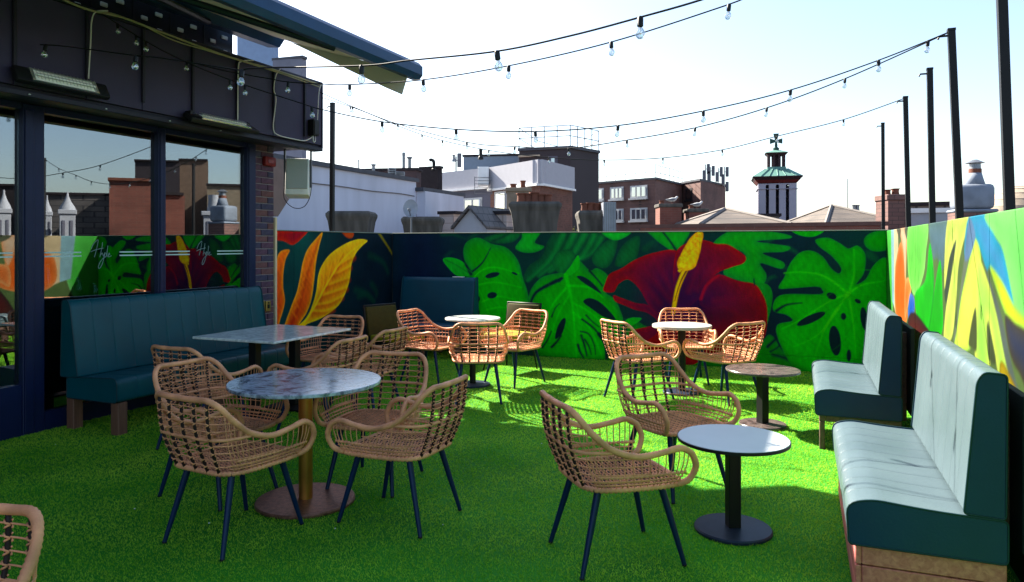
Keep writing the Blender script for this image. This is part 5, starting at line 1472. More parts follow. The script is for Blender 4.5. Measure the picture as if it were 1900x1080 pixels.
flue(693, 330, 304, 24.5, .055, 'short flue with round cowl above the white wall')
flue(749, 325, 283, 26, .055, 'tall plain grey flue, left of the close pair', False)
flue(760, 325, 290, 26, .06, 'tall grey flue with cowl, right of the close pair')
flue(665, 326, 296, 24.5, .02, 'thin mast-like flue at the left above the white wall', False)
flue(842, 300, 287, 30, .05, 'small flue cap on the blue-grey roof box')
flue(892, 296, 277, 30, .07, 'short black flue on the blue-grey roof box', False, BLACK)
t = thing('bent_flue', 'black goose-neck flue on the small dark hatch', 'flue', (*P2(805, 26.5), ZZ(316, 26.5)))
m = MB(); m.tube(spline([(0, 0, 0), (0, 0, .25), (-.02, 0, .34), (-.10, 0, .38), (-.17, 0, .36)], 5), .06, 8); m.build('pipe', BLACK, t, True)
m = MB(); m.lathe([(.08, 0), (.08, .05), (.062, .07)], 10); m.build('collar', BLACK, t)
for px, lab in ((727, 'square white air conditioner on the roof behind the white wall'), (741, 'small square vent box beside the rooftop air conditioner')):
    t = thing('vent_box', lab, 'vent', (*P2(px, 24.2), ZZ(327, 24.2)), .3)
    w = .12 if px == 727 else .16; h = .27 if px == 727 else .14
    m = MB(); m.bbox(-w, w, -w, w, 0, h, .01); m.build('case', STEEL, t)
    for k in range(3):
        m = MB(); m.box(-w * .8, w * .8, -w - .012, -w - .001, h * (.2 + .25 * k), h * (.32 + .25 * k)); m.build('louvre', DKROOF, t)

# ---- grey and white office range in the middle distance
C1 = P2(772, 33); C2 = P2(912, 29.5)
t, c = massing('office_range', 'grey walled office with long white parapet in the middle distance', 'building', [C1, C2, C2 + Vector((2, 9)), C1 + Vector((2, 9))], GZ, ZZ(352, 31), RENDER_G, None, 0, None, False)
def wall_slab(t, c, z0, A, B_, za, zb, w0, w1, name, mat):
    d = (B_ - A).normalized(); n = Vector((d.y, -d.x))
    q = [A + n * w0, B_ + n * w0, B_ + n * w1, A + n * w1]
    m = MB(); m.prism([(p.x - c.x, p.y - c.y) for p in q][::-1], za - z0, zb - z0); return m.build(name, mat, t)
wall_slab(t, c, GZ, C1, C2, ZZ(352, 31) + .003, ZZ(318, 31), -.4, .12, 'parapet', M('white_parapet', lin(165, 165, 173), .7, 0, .03))
wall_slab(t, c, GZ, C1, C2, ZZ(355, 31), ZZ(352, 31) - .003, .0, .2, 'gutter', WHITE)
for (x0, x1, ya, yb) in ((820, 838, 395, 375), (866, 894, 396, 373)):
    f0 = (x0 - 772) / 140; f1 = (x1 - 772) / 140
    facade_window(t, C1, C2, f0, f1, ZZ(ya, 31), ZZ(yb, 31), 2, WFR, (c.x, c.y, GZ))
m = MB(); q = C1 + (C2 - C1) * .31; m.tube([(q.x - c.x - .1, q.y - c.y - .12, ZZ(354, 31) - GZ), (q.x - c.x - .1, q.y - c.y - .12, ZZ(410, 31) - GZ)], .06, 6); m.build('downpipe', BLACK, t)
massing('roof_box', 'blue-grey rooftop box above the white parapet', 'building', plan_box(860, 960, 34, 1), 3.0, ZZ(291, 34), M('blue_grey_panel', lin(120, 133, 147), .6, 0, .04), None, .0)

D1 = P2(910, 29.4); D2 = P2(1002, 26.6); D3 = P2(1062, 29.4)
t, c = massing('brick_range', 'brown brick building with white parapet corner left of the dark tower', 'building', [D1, D2, D3, D3 + Vector((0, 8)), D1 + Vector((0, 8))], GZ, ZZ(347, 28), BRK, None, 0, None, False)
for a, b, pa in ((D1, D2, (346, 304)), (D2, D3, (346, 304))):
    wall_slab(t, c, GZ, a, b, ZZ(346, 28) + .003, ZZ(304, 28), -.3, .10, 'parapet', M('white_parapet', lin(165, 165, 173), .7, 0, .03))
    wall_slab(t, c, GZ, a, b, ZZ(350, 28), ZZ(346, 28) - .004, .0, .16, 'gutter', WHITE)
facade_window(t, D1, D2, .12, .33, ZZ(396, 28.7), ZZ(359, 28.7), 1, WFR, (c.x, c.y, GZ))
t2 = thing('white_duct', 'white vertical duct with cage ladder on the office parapet', 'duct', (*P2(897, 29.2), ZZ(345, 29.2)))
m = MB(); m.bbox(-.22, .22, -.2, .2, 0, .75, .02); m.build('duct', WHITE, t2)
m = MB()
for s in (-.34, .34): m.tube([(s, -.25, -.35), (s, -.25, .35)], .015, 5)
for k in range(6): m.tube([(-.34, -.25, -.33 + k * .13), (.34, -.25, -.33 + k * .13)], .012, 4)
m.build('ladder', STEEL, t2)

# ---- dark stair tower
E1 = P2(963, 31.6); E2 = P2(1058, 30.8); E3 = P2(1111, 32.4)
zt = ZZ(277, 31)
t, c = massing('stair_tower', 'tall dark brown windowless tower with rooftop railing', 'tower', [E1, E2, E3, E3 + Vector((-1, 6)), E1 + Vector((1, 4))], GZ, zt, BROWN, M('lead_coping', lin(67, 69, 77), .6), .03)
m = MB()
pr = [E1, E2, E3]
for k in range(2):
    a, b = pr[k], pr[k + 1]
    for h in (.55, 1.0): m.tube([(a.x - c.x, a.y - c.y, zt - GZ + h), (b.x - c.x, b.y - c.y, zt - GZ + h)], .018, 4)
    for s in np.linspace(0, 1, 5):
        q = a.lerp(b, s); m.tube([(q.x - c.x, q.y - c.y, zt - GZ + .05), (q.x - c.x, q.y - c.y, zt - GZ + 1.0)], .02, 4)
q = E1 + Vector((1, 4)); r = E3 + Vector((-1, 6))
for h in (.55, 1.0): m.tube([(E1.x - c.x, E1.y - c.y, zt - GZ + h), (q.x - c.x, q.y - c.y, zt - GZ + h), (r.x - c.x, r.y - c.y, zt - GZ + h), (E3.x - c.x, E3.y - c.y, zt - GZ + h)], .018, 4)
m.build('railing', STEEL, t)
wall_slab(t, c, GZ, E1, E1.lerp(E2, .42), ZZ(299, 33), ZZ(296, 33), .005, .10, 'lintel_band', CREAM)
facade_window(t, E1, E2, .62, .72, ZZ(304, 31.5), ZZ(296, 31.5), 1, RENDER_G, (c.x, c.y, GZ))

# ---- brick office block with aerials
F1 = P2(1108, 42); F2 = P2(1216, 39); F3 = P2(1266, 43); F4 = P2(1300, 41); F5 = P2(1346, 45)
zt = ZZ(336, 40)
t, c = massing('brick_office', 'red-brown brick office block with rows of white windows', 'building', [F1, F2, F3, F3 + Vector((0, 9)), F1 + Vector((0, 9))], GZ, zt, BRK_D, M('lead_coping', lin(67, 69, 77), .6), .02)
for (x0, x1) in ((1110, 1119), (1136, 1157), (1174, 1200)):
    for (ya, yb) in ((366, 349), (407, 390)):
        facade_window(t, F1, F2, (x0 - 1108) / 108, (x1 - 1108) / 108, ZZ(ya, 40.5), ZZ(yb, 40.5), 3 if x1 - x0 > 12 else 1, WFR, (c.x, c.y, GZ), .08)
m = MB()
for h in (.4, .8): m.tube([(F1.x - c.x, F1.y - c.y, zt - GZ + h), (F2.x - c.x, F2.y - c.y, zt - GZ + h), (F3.x - c.x, F3.y - c.y, zt - GZ + h)], .014, 4)
for a, b in ((F1, F2), (F2, F3)):
    for s in np.linspace(0, 1, 7): q = a.lerp(b, s); m.tube([(q.x - c.x, q.y - c.y, zt - GZ), (q.x - c.x, q.y - c.y, zt - GZ + .8)], .014, 4)
m.build('railing', STEEL, t)
t, c = massing('brick_wing', 'darker brick wing carrying mobile aerials beside the church tower', 'building', [F3 + Vector((.05, 0)), F4, F5, F5 + Vector((0, 7)), F3 + Vector((.05, 7))], GZ, ZZ(338, 42), BRK_D, M('lead_coping', lin(67, 69, 77), .6), .02)
facade_window(t, F3 + Vector((.05, 0)), F4, .2, .5, ZZ(368, 42), ZZ(352, 42), 1, DKROOF, (c.x, c.y, GZ))


def aerial(px, py0, py1, Y, lab, panels=2):
    t = thing('mobile_aerial', lab, 'aerial', (*P2(px, Y), ZZ(py0, Y)), 0, 'rooftop aerials')
    h = ZZ(py1, Y) - ZZ(py0, Y)
    m = MB(); m.tube([(0, 0, -.05), (0, 0, h)], .035, 6); m.build('mast', STEEL, t)
    for k in range(panels):
        z = h * (.72 - .38 * k)
        m = MB(); m.bbox(.06 - .26 * (k % 2), .24 - .26 * (k % 2), -.12, -.02, z - .3, z + .3, .02); m.build('aerial_panel', M('aerial_grey', lin(88, 90, 99), .6), t)
        m = MB(); m.tube([(0, 0, z), (.12 - .2 * (k % 2), -.05, z)], .02, 5); m.build('bracket', STEEL, t)


aerial(1309, 336, 305, 43, 'thin mast of the rooftop aerials, leftmost')
aerial(1318, 336, 310, 43, 'second rooftop aerial with a dark panel')
aerial(1333, 337, 312, 44, 'third rooftop aerial above the brick wing')
aerial(1344, 345, 309, 44, 'rightmost rooftop aerial overhanging the brick wing', 3)
aerial(846, 318, 290, 31, 'lattice aerial on the white parapet by the grey box', 1)
aerial(1573, 395, 332, 48, 'hair-thin mast beside the right hipped roof', 0)

# ---- chimneys close behind the back wall
def chimney(x0, x1, ytop, Y, flare, mat, lab, pots, depth=1.0, capmat=None, potmat=None, rz=0.0, z0=-1.5):
    c = P2((x0 + x1) / 2, Y); w = (x1 - x0) * Y / FPX / 2; zt = ZZ(ytop, Y)
    t = thing('chimney_stack', lab, 'chimney', (c.x, c.y, z0), rz, 'chimneys beyond the back wall')
    h = zt - z0
    if flare:
        secs = [(.80, 0), (.80, h - .75), (.84, h - .45), (.92, h - .2), (1.0, h - .10), (1.0, h - .05), (.9, h)]
        vs_ = [(sx * w * k, sy * depth * .5 * k, z) for k, z in secs for sx, sy in ((-1, -1), (1, -1), (1, 1), (-1, 1))]
        fs_ = [(i * 4 + j, i * 4 + (j + 1) % 4, (i + 1) * 4 + (j + 1) % 4, (i + 1) * 4 + j) for i in range(len(secs) - 1) for j in range(4)] + [(3, 2, 1, 0), tuple(range(4 * len(secs) - 4, 4 * len(secs)))]
        m = MB(); m.add(vs_, fs_); m.build('stack', mat, t)
    else:
        m = MB(); m.box(-w * .9, w * .9, -depth * .45, depth * .45, 0, h - .12); m.build('stack', mat, t)
        m = MB(); m.bbox(-w, w, -depth * .5, depth * .5, h - .119, h, .02); m.build('cap', capmat or mat, t)
    for k, (fx, ph, pr) in enumerate(pots):
        m = MB(); m.lathe([(pr, h + .001), (pr * .85, h + ph * .5), (pr * .9, h + ph * .85), (pr * 1.1, h + ph * .88), (pr * 1.1, h + ph), (pr * .8, h + ph)], 12, (w * fx, 0, 0)); m.build('chimney_pot', potmat or TERRA, t, True, 40)
    return t


chimney(613, 694, 393, 15.0, True, CONC, 'squat flared concrete chimney right behind the lone pole', [], .8)
chimney(749, 822, 403, 16.5, True, CONC, 'squat flared concrete chimney behind the satellite dish', [], .8)
chimney(944, 1040, 376, 15.5, True, CONC, 'wide flared concrete chimney with a row of terracotta pots', [(-.5, .20, .11), (-.25, .19, .10), (0.0, .22, .11), (.25, .18, .10), (.5, .17, .10)], .9)
chimney(1070, 1134, 392, 15.5, True, CONC, 'narrower flared concrete chimney with brown pots behind the weeds', [(-.55, .17, .08), (-.2, .18, .09), (.15, .17, .09), (.5, .16, .09)], .8)
chimney(938, 986, 350, 22, False, M('sandy_render', lin(125, 112, 96), .9, 0, .15), 'sandy chimney with small cowls in front of the brown brick building', [(-.4, .14, .10), (.35, .24, .08)], .9)
chimney(1218, 1262, 379, 24, False, BRK_R, 'red brick chimney with a gull and one pot, left of two', [(-.55, .12, .09)], .8, CONC)
chimney(1272, 1310, 388, 24, False, BRK_R, 'red brick chimney with a gull and one pot, right of two', [(-.45, .13, .09)], .8, CONC)


def gull(px, py, Y, lab):
    t = thing('gull', lab, 'bird', (*P2(px, Y), ZZ(py, Y)), 0.4, 'gulls on the chimneys')
    WB = M('gull_white', lin(181, 181, 181), .8, 0, .03); GB = M('gull_grey', lin(104, 109, 118), .8, 0, .05)
    m = MB()
    prof = [(-.22, .010), (-.16, .035), (-.08, .06), (0, .072), (.07, .066), (.12, .05), (.155, .040), (.19, .042), (.215, .034), (.235, .012)]
    lift = [.13, .135, .14, .145, .155, .175, .205, .232, .237, .232]
    m.tube([(x, 0, l) for (x, r), l in zip(prof, lift)], [r for x, r in prof], 10); b = m.build('body', WB, t, True)
    for s in (-1, 1):
        m = MB(); m.tube([(.08, s * .055, .17), (-.02, s * .068, .16), (-.14, s * .045, .15), (-.26, s * .015, .145)], [.02, .035, .026, .006], 8); m.build('wing', GB, t, True)
        m = MB(); m.tube([(.0, s * .03, .09), (.0, s * .03, .004), (.03, s * .03, .004)], .006, 5); m.build('leg', TERRA, t)
    m = MB(); m.tube([(.232, 0, .232), (.285, 0, .222)], [.010, .003], 6); m.build('beak', M('beak_yellow', lin(176, 136, 48), .6), t)


gull(1247, 379, 24, 'white gull standing on the left red brick chimney')
gull(1293, 388, 24, 'white gull standing on the right red brick chimney')

# ---- satellite dish
q = at(763, 430, 15.8)
t = thing('satellite_dish', 'round pale satellite dish on a pole behind the left mural wall', 'satellite dish', (q.x, q.y, 0))
hz = ZZ(388, 15.8)
m = MB(); m.tube([(0, 0, -1), (0, 0, hz)], .02, 6); m.build('pole', STEEL, t)
m = MB(); R = Matrix.Translation((0, -.05, hz)) @ Matrix.Rotation(math.radians(78), 4, 'X')
vs_, fs_ = [], []
for th in (0, .006):
    for i in range(6):
        for j in range(20): vs_.append(R @ Vector((.16 * i / 5 * math.cos(j * .31416), .20 * i / 5 * math.sin(j * .31416), .05 * (i / 5) ** 2 + th)))
for l in (0, 120):
    for i in range(5):
        for j in range(20): fs_.append((l + i * 20 + j, l + i * 20 + (j + 1) % 20, l + (i + 1) * 20 + (j + 1) % 20, l + (i + 1) * 20 + j))
m.add(vs_, fs_); m.build('reflector', M('dish_grey', lin(149, 152, 160), .5), t, True)
m = MB(); m.tube([(0, -.05, hz - .19), (0, -.28, hz - .05)], .012, 5); m.bbox(-.03, .03, -.32, -.26, hz - .06, hz, .005); m.build('receiver_arm', STEEL, t)

# ---- small gabled house
def gabled(label, x0, x1, ypeak, yeave, Y, length, wallm, roofm, rz=0.0, z0=-3):
    c = P2((x0 + x1) / 2, Y); w = (x1 - x0) * Y / FPX / 2; ze, zp = ZZ(yeave, Y) - z0, ZZ(ypeak, Y) - z0
    t = thing('gabled_house', label, 'house', (c.x, c.y, z0), rz)
    m = MB(); m.extrude([(-w, 0, 0), (w, 0, 0), (w, 0, ze), (0, 0, zp), (-w, 0, ze)], (0, length, 0)); m.build('wall', wallm, t)
    for s in (-1, 1):
        dx, dz = w, zp - ze; k = 1.08
        m = MB(); m.extrude([(0, -.12, zp + .02), (s * dx * k, -.12, zp + .02 - dz * k), (s * dx * k, -.12, zp + .09 - dz * k), (0, -.12, zp + .10)], (0, length + .2, 0)); m.build('roof', roofm, t)
    return t


t = gabled('small white gabled dormer house with slate roof below the offices', 838, 908, 388, 424, 19, 3.0, M('gable_white', lin(168, 168, 173), .8, 0, .04), SLATE, -.45)
massing('side_wall', 'pale block wall strip right of the white gable', 'wall', plan_box(905, 940, 20, .8), -2, ZZ(398, 20), M_courses('pale_block', lin(165, 149, 141), lin(171, 157, 149), lin(144, 128, 120), .45, .2), None)
massing('side_wall', 'pale block wall strip left of the white gable', 'wall', plan_box(815, 842, 21, .8), -2, ZZ(398, 21), M_courses('pale_block', lin(165, 149, 141), lin(171, 157, 149), lin(144, 128, 120), .45, .2), None)
# metal flue housing
t = thing('metal_duct', 'ribbed pale metal duct beside the brick office', 'duct', (*P2(1129, 15.2), -1))
m = MB(); m.box(-.13, .13, -.2, .2, 0, ZZ(376, 15.2) + 1); m.build('duct', M('pale_metal', lin(141, 146, 157), .45, .3), t)
for k in range(6):
    x = -.12 + k * .045; m = MB(); m.box(x, x + .016, -.215, -.201, 0, ZZ(377, 15.2) + 1); m.build('rib', STEEL, t)
# weeds over the wall
def weeds():
    t = thing('weed_plant', 'yellowish weeds growing above the back wall by the concrete chimneys', 'plant', (*P2(1070, 13.2), .9))
    st = MB(); lf = MB()
    for k in range(46):
        x = random.gauss(0, .26); h = random.uniform(.55, 1.12) * (1 - abs(x) * .7)
        b = Vector((x * .5, random.uniform(-.15, .15), 0)); tp = Vector((x * 1.3, b.y * 1.5, h))
        st.tube([b, b.lerp(tp, .5) + Vector((x * .05, 0, .05)), tp], [.006, .004, .002], 4)
        for j in range(16):
            q = b.lerp(tp, random.uniform(.45, 1.02)); a = random.uniform(0, 6.28); s = random.uniform(.012, .032)
            d = Vector((math.cos(a), math.sin(a), random.uniform(-.3, .8))) * s; e = Vector((-d.y, d.x, d.z * .3)) * .5
            lf.add([q, q + d * .5 + e, q + d, q + d * .5 - e], [(0, 1, 2, 3)])
    st.build('stem', M('weed_stem', lin(96, 94, 48), .8), t)
    o = lf.build('foliage', M('weed_leaf', lin(136, 131, 70), .8, 0, .3, 8), t); o['kind'] = 'stuff'
weeds()

# ---- brick parapet and hipped roofs on the right
pa, pb = P2(1188, 14.6), P2(1640, 12.6)
dd = (pb - pa).normalized(); nq = Vector((-dd.y, dd.x))
t, c = massing('brick_parapet', 'long low dark red brick parapet just beyond the back wall', 'wall', [pa, pb, pb + nq * .35, pa + nq * .35], -3, ZZ(421, 13.6), BRK_R, M('parapet_cap', lin(94, 67, 61), .8), -.02)


def hipped(label, x0, x1, xa, ypk, yev, Y, depth, mat):
    c = P2((x0 + x1) / 2, Y); w = (x1 - x0) * Y / FPX / 2; z0 = ZZ(yev, Y); h = ZZ(ypk, Y) - z0; xo = (xa - (x0 + x1) / 2) * Y / FPX
    t = thing('hipped_roof', label, 'roof', (c.x, c.y, z0))
    b = [(-w, -.6 * depth, 0), (w, -.6 * depth * 1.0, 0), (w, .5 * depth, 0), (-w, .5 * depth, 0), (xo, 0, h)]
    m = MB(); m.add(b, [(0, 1, 4), (1, 2, 4), (2, 3, 4), (3, 0, 4), (3, 2, 1, 0)]); m.build('slates', mat, t)
    m = MB()
    for k in range(4): m.tube([Vector(b[k]), Vector(b[4])], .06, 5)
    m.build('hip_tiles', M('ridge_tile', lin(112, 106, 102), .8), t)
    m = MB(); m.box(-w * .94, w * .94, -.55 * depth, .46 * depth, -4, -.01); m.build('wall', BRK_D, t)


hipped('brown slate hipped roof left of the church tower', 1262, 1412, 1345, 388, 420, 22, 4, SLATE_T)
hipped('brown slate hipped roof right of the church tower', 1474, 1616, 1543, 382, 420, 24, 4, SLATE_T)
t, c = massing('roof_dormer', 'flat dark dormer between the hipped roofs below the church tower', 'dormer', plan_box(1388, 1446, 23, 1.2), .5, ZZ(402, 23), SLATE, DKROOF)
massing('low_roofs', 'distant low roofs at the foot of the right hipped roof', 'building', plan_box(1578, 1640, 34, 4), GZ, ZZ(409, 34), SLATE, DKROOF)
chimney(1580, 1596, 392, 34, False, M('sandy_render', lin(125, 112, 96)), 'tiny far chimney behind the right hipped roof', [(-.4, .3, .09), (.4, .3, .09)], .5, None, STEEL)

# ---- church bell tower
def church():
    Y = 46.0; c = P2(1440, Y); z0 = GZ; s = Y / FPX
    t = thing('bell_tower', 'pale church bell tower with green copper roof and cross', 'tower', (c.x, c.y, z0), math.radians(-16))
    W = 33 * s; ze = ZZ(343, Y) - z0; STN = M('church_render', lin(152, 150, 164), .85, 0, .05, .8)
    zb, zs_ = ZZ(412, Y) - z0, ZZ(352, Y) - z0
    # walls with arched openings on each face
    RD = Matrix.Rotation
    m = MB(); m.box(-W, W, -W, W, 0, zb - .6); m.build('tower_base', STN, t)
    for f in range(4):
        R = RD(f * math.pi / 2, 4, 'Z'); n = 3; gw = W * .17; cx = [-W * .52, 0, W * .52]
        m = MB(); e = .004 * f
        xs = [-W + e]
        for x in cx: xs += [x - gw / 2, x + gw / 2]
        xs.append(W - .22 - e)
        for k in range(0, len(xs), 2): m.box(xs[k], xs[k + 1], -W + e, -W + .22, zb - .599, ze, R)
        for x in cx:
            zt_ = zs_ - gw / 2 + .25
            pts = [(x - gw / 2, ze), (x - gw / 2, zt_)] + [(x - gw / 2 * math.cos(a), zt_ + gw / 2 * math.sin(a)) for a in np.linspace(.25, math.pi - .25, 8)] + [(x + gw / 2, zt_), (x + gw / 2, ze)]
            m.extrude([R @ Vector((px, -W + .01 + e, pz)) for px, pz in pts], R @ Vector((0, .2, 0)))
        m.build('arcade', STN, t)
        m = MB()
        for x in cx:
            for k in range(7): m.box(x - gw / 2 + .01, x + gw / 2 - .01, -W + .24, -W + .36, zb - .5 + k * .4, zb - .4 + k * .4, R)
        m.build('louvres', DKROOF, t)
    m = MB(); m.box(-W * .55, W * .55, -W * .55, W * .55, zb - .6, ze - .02); m.build('bell_chamber', M('bell_dark', lin(24, 27, 38), .8), t)
    m = MB(); m.bbox(-W * 1.06, W * 1.06, -W * 1.06, W * 1.06, ze - 1.75 * .2, ze - .001 - 1.75 * .18, .01); m.build('string_course', STN, t)
    red = M('cornice_red', lin(88, 27, 27), .7)
    E = 51 * s
    def frust(a, b, za, zb_, nm, mt):
        m = MB(); m.add([(sx * a, sy * a, za) for sx, sy in ((-1, -1), (1, -1), (1, 1), (-1, 1))] + [(sx * b, sy * b, zb_) for sx, sy in ((-1, -1), (1, -1), (1, 1), (-1, 1))], [(3, 2, 1, 0), (4, 5, 6, 7), (0, 1, 5, 4), (1, 2, 6, 5), (2, 3, 7, 6), (3, 0, 4, 7)]); return m.build(nm, mt, t)
    z1 = ZZ(342, Y) - z0; z2 = ZZ(332, Y) - z0
    frust(W * 1.02, W * 1.16, z1 + .002, z1 + .18, 'cornice', red)
    frust(W * 1.16, E * .82, z1 + .182, z2, 'cornice', M('eave_dark', lin(48, 27, 32), .7))
    frust(E * .84, E * .83, z2 + .002, z2 + .06, 'gutter', M('eave_dark', lin(48, 27, 32), .7))
    z3 = ZZ(318, Y) - z0; L = 15.5 * s
    frust(E * .83, L * 1.25, z2 + .062, z3 + .1, 'copper_roof', COPPERG)
    m = MB()
    for sx in (-1, 1):
        for k in (-.66, -.33, 0, .33, .66):
            m.tube([(k * E * .83, sx * E * .83, z2 + .08), (k * L * 1.25, sx * L * 1.25, z3 + .12)], .025, 4); m.tube([(sx * E * .83, k * E * .83, z2 + .08), (sx * L * 1.25, k * L * 1.25, z3 + .12)], .025, 4)
    m.build('roof_seams', COPPERG, t)
    z4 = ZZ(311, Y) - z0; z5 = ZZ(289, Y) - z0
    frust(L * 1.08, L, z3 + .102, z4, 'lantern_base', COPPERG)
    dk = M('lantern_dark', lin(51, 32, 37), .7)
    for f in range(4):
        R = RD(f * math.pi / 2, 4, 'Z')
        m = MB()
        for x in (-.9, -.32, .32, .9): m.box(x * L * .92 - .06, x * L * .92 + .06, -L * .98, -L * .82, z4 + .001 + .002 * f, z5 - .001, R)
        m.build('lantern_post', dk, t)
    m = MB(); m.box(-L * .5, L * .5, -L * .5, L * .5, z4 + .001, z5 - .002); m.build('lantern_core', dk, t)
    frust(L * 1.0, L * 1.25, z5, z5 + .14, 'lantern_cornice', dk)
    z6 = ZZ(279, Y) - z0
    frust(L * 1.28, L * .3, z5 + .142, z6, 'cap_roof', COPPERG)
    zc0, zc1 = z6, ZZ(248, Y) - z0; zm = ZZ(262, Y) - z0; a = 11 * s
    cm = M('cross_green', lin(35, 67, 62), .6)
    m = MB(); m.lathe([(.16, zc0), (.20, zc0 + .12), (.08, zc0 + .22), (.07, zc0 + .3)], 10); m.build('finial', cm, t, True, 40)
    th = .06; m = MB()
    for (p0, p1) in (((0, zc0 + .25), (0, zm)), ((0, zc1), (0, zm)), ((-a, zm), (0, zm)), ((a, zm), (0, zm))):
        dx, dz = p1[0] - p0[0], p1[1] - p0[1]; L_ = math.hypot(dx, dz); nx_, nz_ = -dz / L_, dx / L_
        wa, wb = .17, .055
        if p0[1] == zc0 + .25: wa = .09
        m.extrude([(p0[0] + nx_ * wa, -th, p0[1] + nz_ * wa), (p0[0] - nx_ * wa, -th, p0[1] - nz_ * wa), (p1[0] - nx_ * wb, -th, p1[1] - nz_ * wb), (p1[0] + nx_ * wb, -th, p1[1] + nz_ * wb)], (0, 2 * th, 0))
    m.build('cross', cm, t)


church()

# ---- right-hand roofscape seen between the poles
chimney(1634, 1676, 362, 13.5, False, BRK_D, 'dark stepped brick chimney behind the corner pole', [(-.4, .1, .06), (.3, .12, .07)], .5, BRK_D)
t, c = massing('white_parapet', 'low white painted parapet behind the poles on the right', 'wall', plan_box(1656, 1780, 14.2, .5, .3), -2, ZZ(396, 14.2), M('old_white_paint', lin(152, 157, 166), .8, 0, .1, 2), WHITE)
massing('slate_range', 'dark slate roof strip behind the white parapet on the right', 'building', plan_box(1690, 1800, 19, 3, .3), -4, ZZ(382, 19), SLATE, DKROOF)
def old_chimney():
    Y = 12.5; c = P2(1803, Y); t = thing('chimney_stack', 'fat whitewashed chimney with a cowled pot between the right poles', 'chimney', (c.x, c.y, -1), -.3, 'chimneys beyond the back wall')
    WW = M('old_whitewash', lin(120, 128, 142), .9, 0, .3, 2.5, .4, 10, detail=9)
    h = ZZ(343, Y) + 1; w = 32 * Y / FPX
    m = MB(); m.bbox(-w * 1.05, w * 1.05, -w * .8, w * .8, 0, ZZ(395, Y) + 1, .01); m.build('stack_base', BRK_D, t)
    m = MB(); m.bbox(-w * 1.12, w * 1.12, -w * .86, w * .86, ZZ(395, Y) + 1.002, ZZ(389, Y) + 1, .02); m.build('ledge', WW, t)
    m = MB(); m.bbox(-w, w, -w * .75, w * .75, ZZ(389, Y) + 1.002, h, .07, 2); m.build('stack', WW, t, True, 50)
    m = MB(); m.lathe([(.16, h - .02), (.12, h + .12), (.10, h + .2)], 14, (.05, 0, 0)); m.build('flaunching', WW, t, True)
    m = MB(); m.lathe([(.10, h + .201), (.10, h + .27)], 14, (.05, 0, 0)); m.build('chimney_pot', TERRA, t, True, 40)
    m = MB(); m.lathe([(.09, h + .271), (.085, h + .36), (.15, h + .37), (.04, h + .43)], 14, (.05, 0, 0)); m.build('cowl', STEEL, t, True, 40)
old_chimney()
def dome():
    Y = 15.5; c = P2(1895, Y); t = thing('slate_dome', 'tan scalloped dome roof at the right edge', 'roof', (c.x, c.y, -2))
    R0_ = 58 * Y / FPX; zt = ZZ(345, Y) + 2; zb = ZZ(398, Y) + 2
    TAN = M('tan_slate', lin(141, 128, 114), .8, 0, .12, 8)
    rows = 6
    for k in range(rows):
        a0 = (k / rows) * math.pi / 2; a1 = ((k + 1) / rows) * math.pi / 2
        r0, r1 = R0_ * math.cos(a0), R0_ * math.cos(a1) + .01; z_0 = zb + (zt - zb) * math.sin(a0); z_1 = zb + (zt - zb) * math.sin(a1)
        m = MB(); m.lathe([(r0 + .012, z_0), (r0 + .014, z_0 + .012), (r1 + .002, z_1), (r1 * .9, z_1)], 26); m.build('slate_course', TAN, t, True, 30)
    m = MB(); m.lathe([(R0_ * .98, 0), (R0_ * .98, zb - .01)], 24); m.build('drum', M('sandy_render', lin(125, 112, 96)), t, True, 40)
dome()

# ---- upper blocks rising behind the bar roof
massing('upper_block', 'pale blue rendered block rising behind the bar roof', 'building', plan_box(440, 507, 30, .4), GZ, ZZ(52, 30), M('pale_blue_render', lin(120, 141, 171), .8, 0, .05), WHITE)
massing('lift_housing', 'grey ribbed lift housing behind the fascia corner', 'building', plan_box(506, 560, 26, .3), 1.0, ZZ(112, 26), M_courses('grey_ribbed', lin(120, 122, 133), lin(126, 128, 138), lin(106, 107, 120), .25, 6.0), M('lead_coping', lin(67, 69, 77)))
# taupe hood on the building end under the speaker
t = thing('vent_hood', 'taupe sloping vent hood beyond the brick pier under the speaker', 'hood', lwall(3.30, -.75, 0), ANG_L)
m = MB(); m.extrude([(.2, -.15, 2.72), (.95, -.15, 2.72), (.95, -.15, 2.32), (.62, -.15, 1.95), (.2, -.15, 1.95)], (0, .5, 0)); m.build('hood', M('taupe_metal', lin(109, 94, 94), .7), t)
m = MB(); m.box(.2, .5, -.14, .34, 1.30, 1.948); m.build('duct', M('pale_tile', lin(163, 166, 176), .6), t)

# ------------------------------------------------------------------ street opposite, seen only in the windows
def mirror_pt(px, py, dist):
    """where the sight line through the glass at this pixel goes after it is reflected"""
    a, z = LW(px, py, 0.0); g_ = L0 + UL * a
    d = Vector(((px - CX) / FPX, 1.0)); n = NL; r = d - 2 * d.dot(n) * n
    return Vector((g_.x + r.x * dist, g_.y + r.y * dist, z - (py - CY) / FPX * dist)), r.normalized()


def opposite(name, label, cat, x0, x1, ytop, dist, depth, mat, roof=None):
    """block facing the terrace from the far side, spanning x0..x1 in the reflection"""
    a, r0 = mirror_pt(x0, ytop, dist); b, r1 = mirror_pt(x1, ytop, dist)
    n = ((r0 + r1) / 2).normalized()
    A_, B2_ = Vector((a.x, a.y)), Vector((b.x, b.y))
    poly = [A_, B2_, B2_ + n * depth, A_ + n * depth]
    ar = sum(poly[i].x * poly[(i + 1) % 4].y - poly[(i + 1) % 4].x * poly[i].y for i in range(4))
    if ar < 0: poly = poly[::-1]
    return massing(name, label, cat, poly, GZ, (a.z + b.z) / 2, mat, roof)


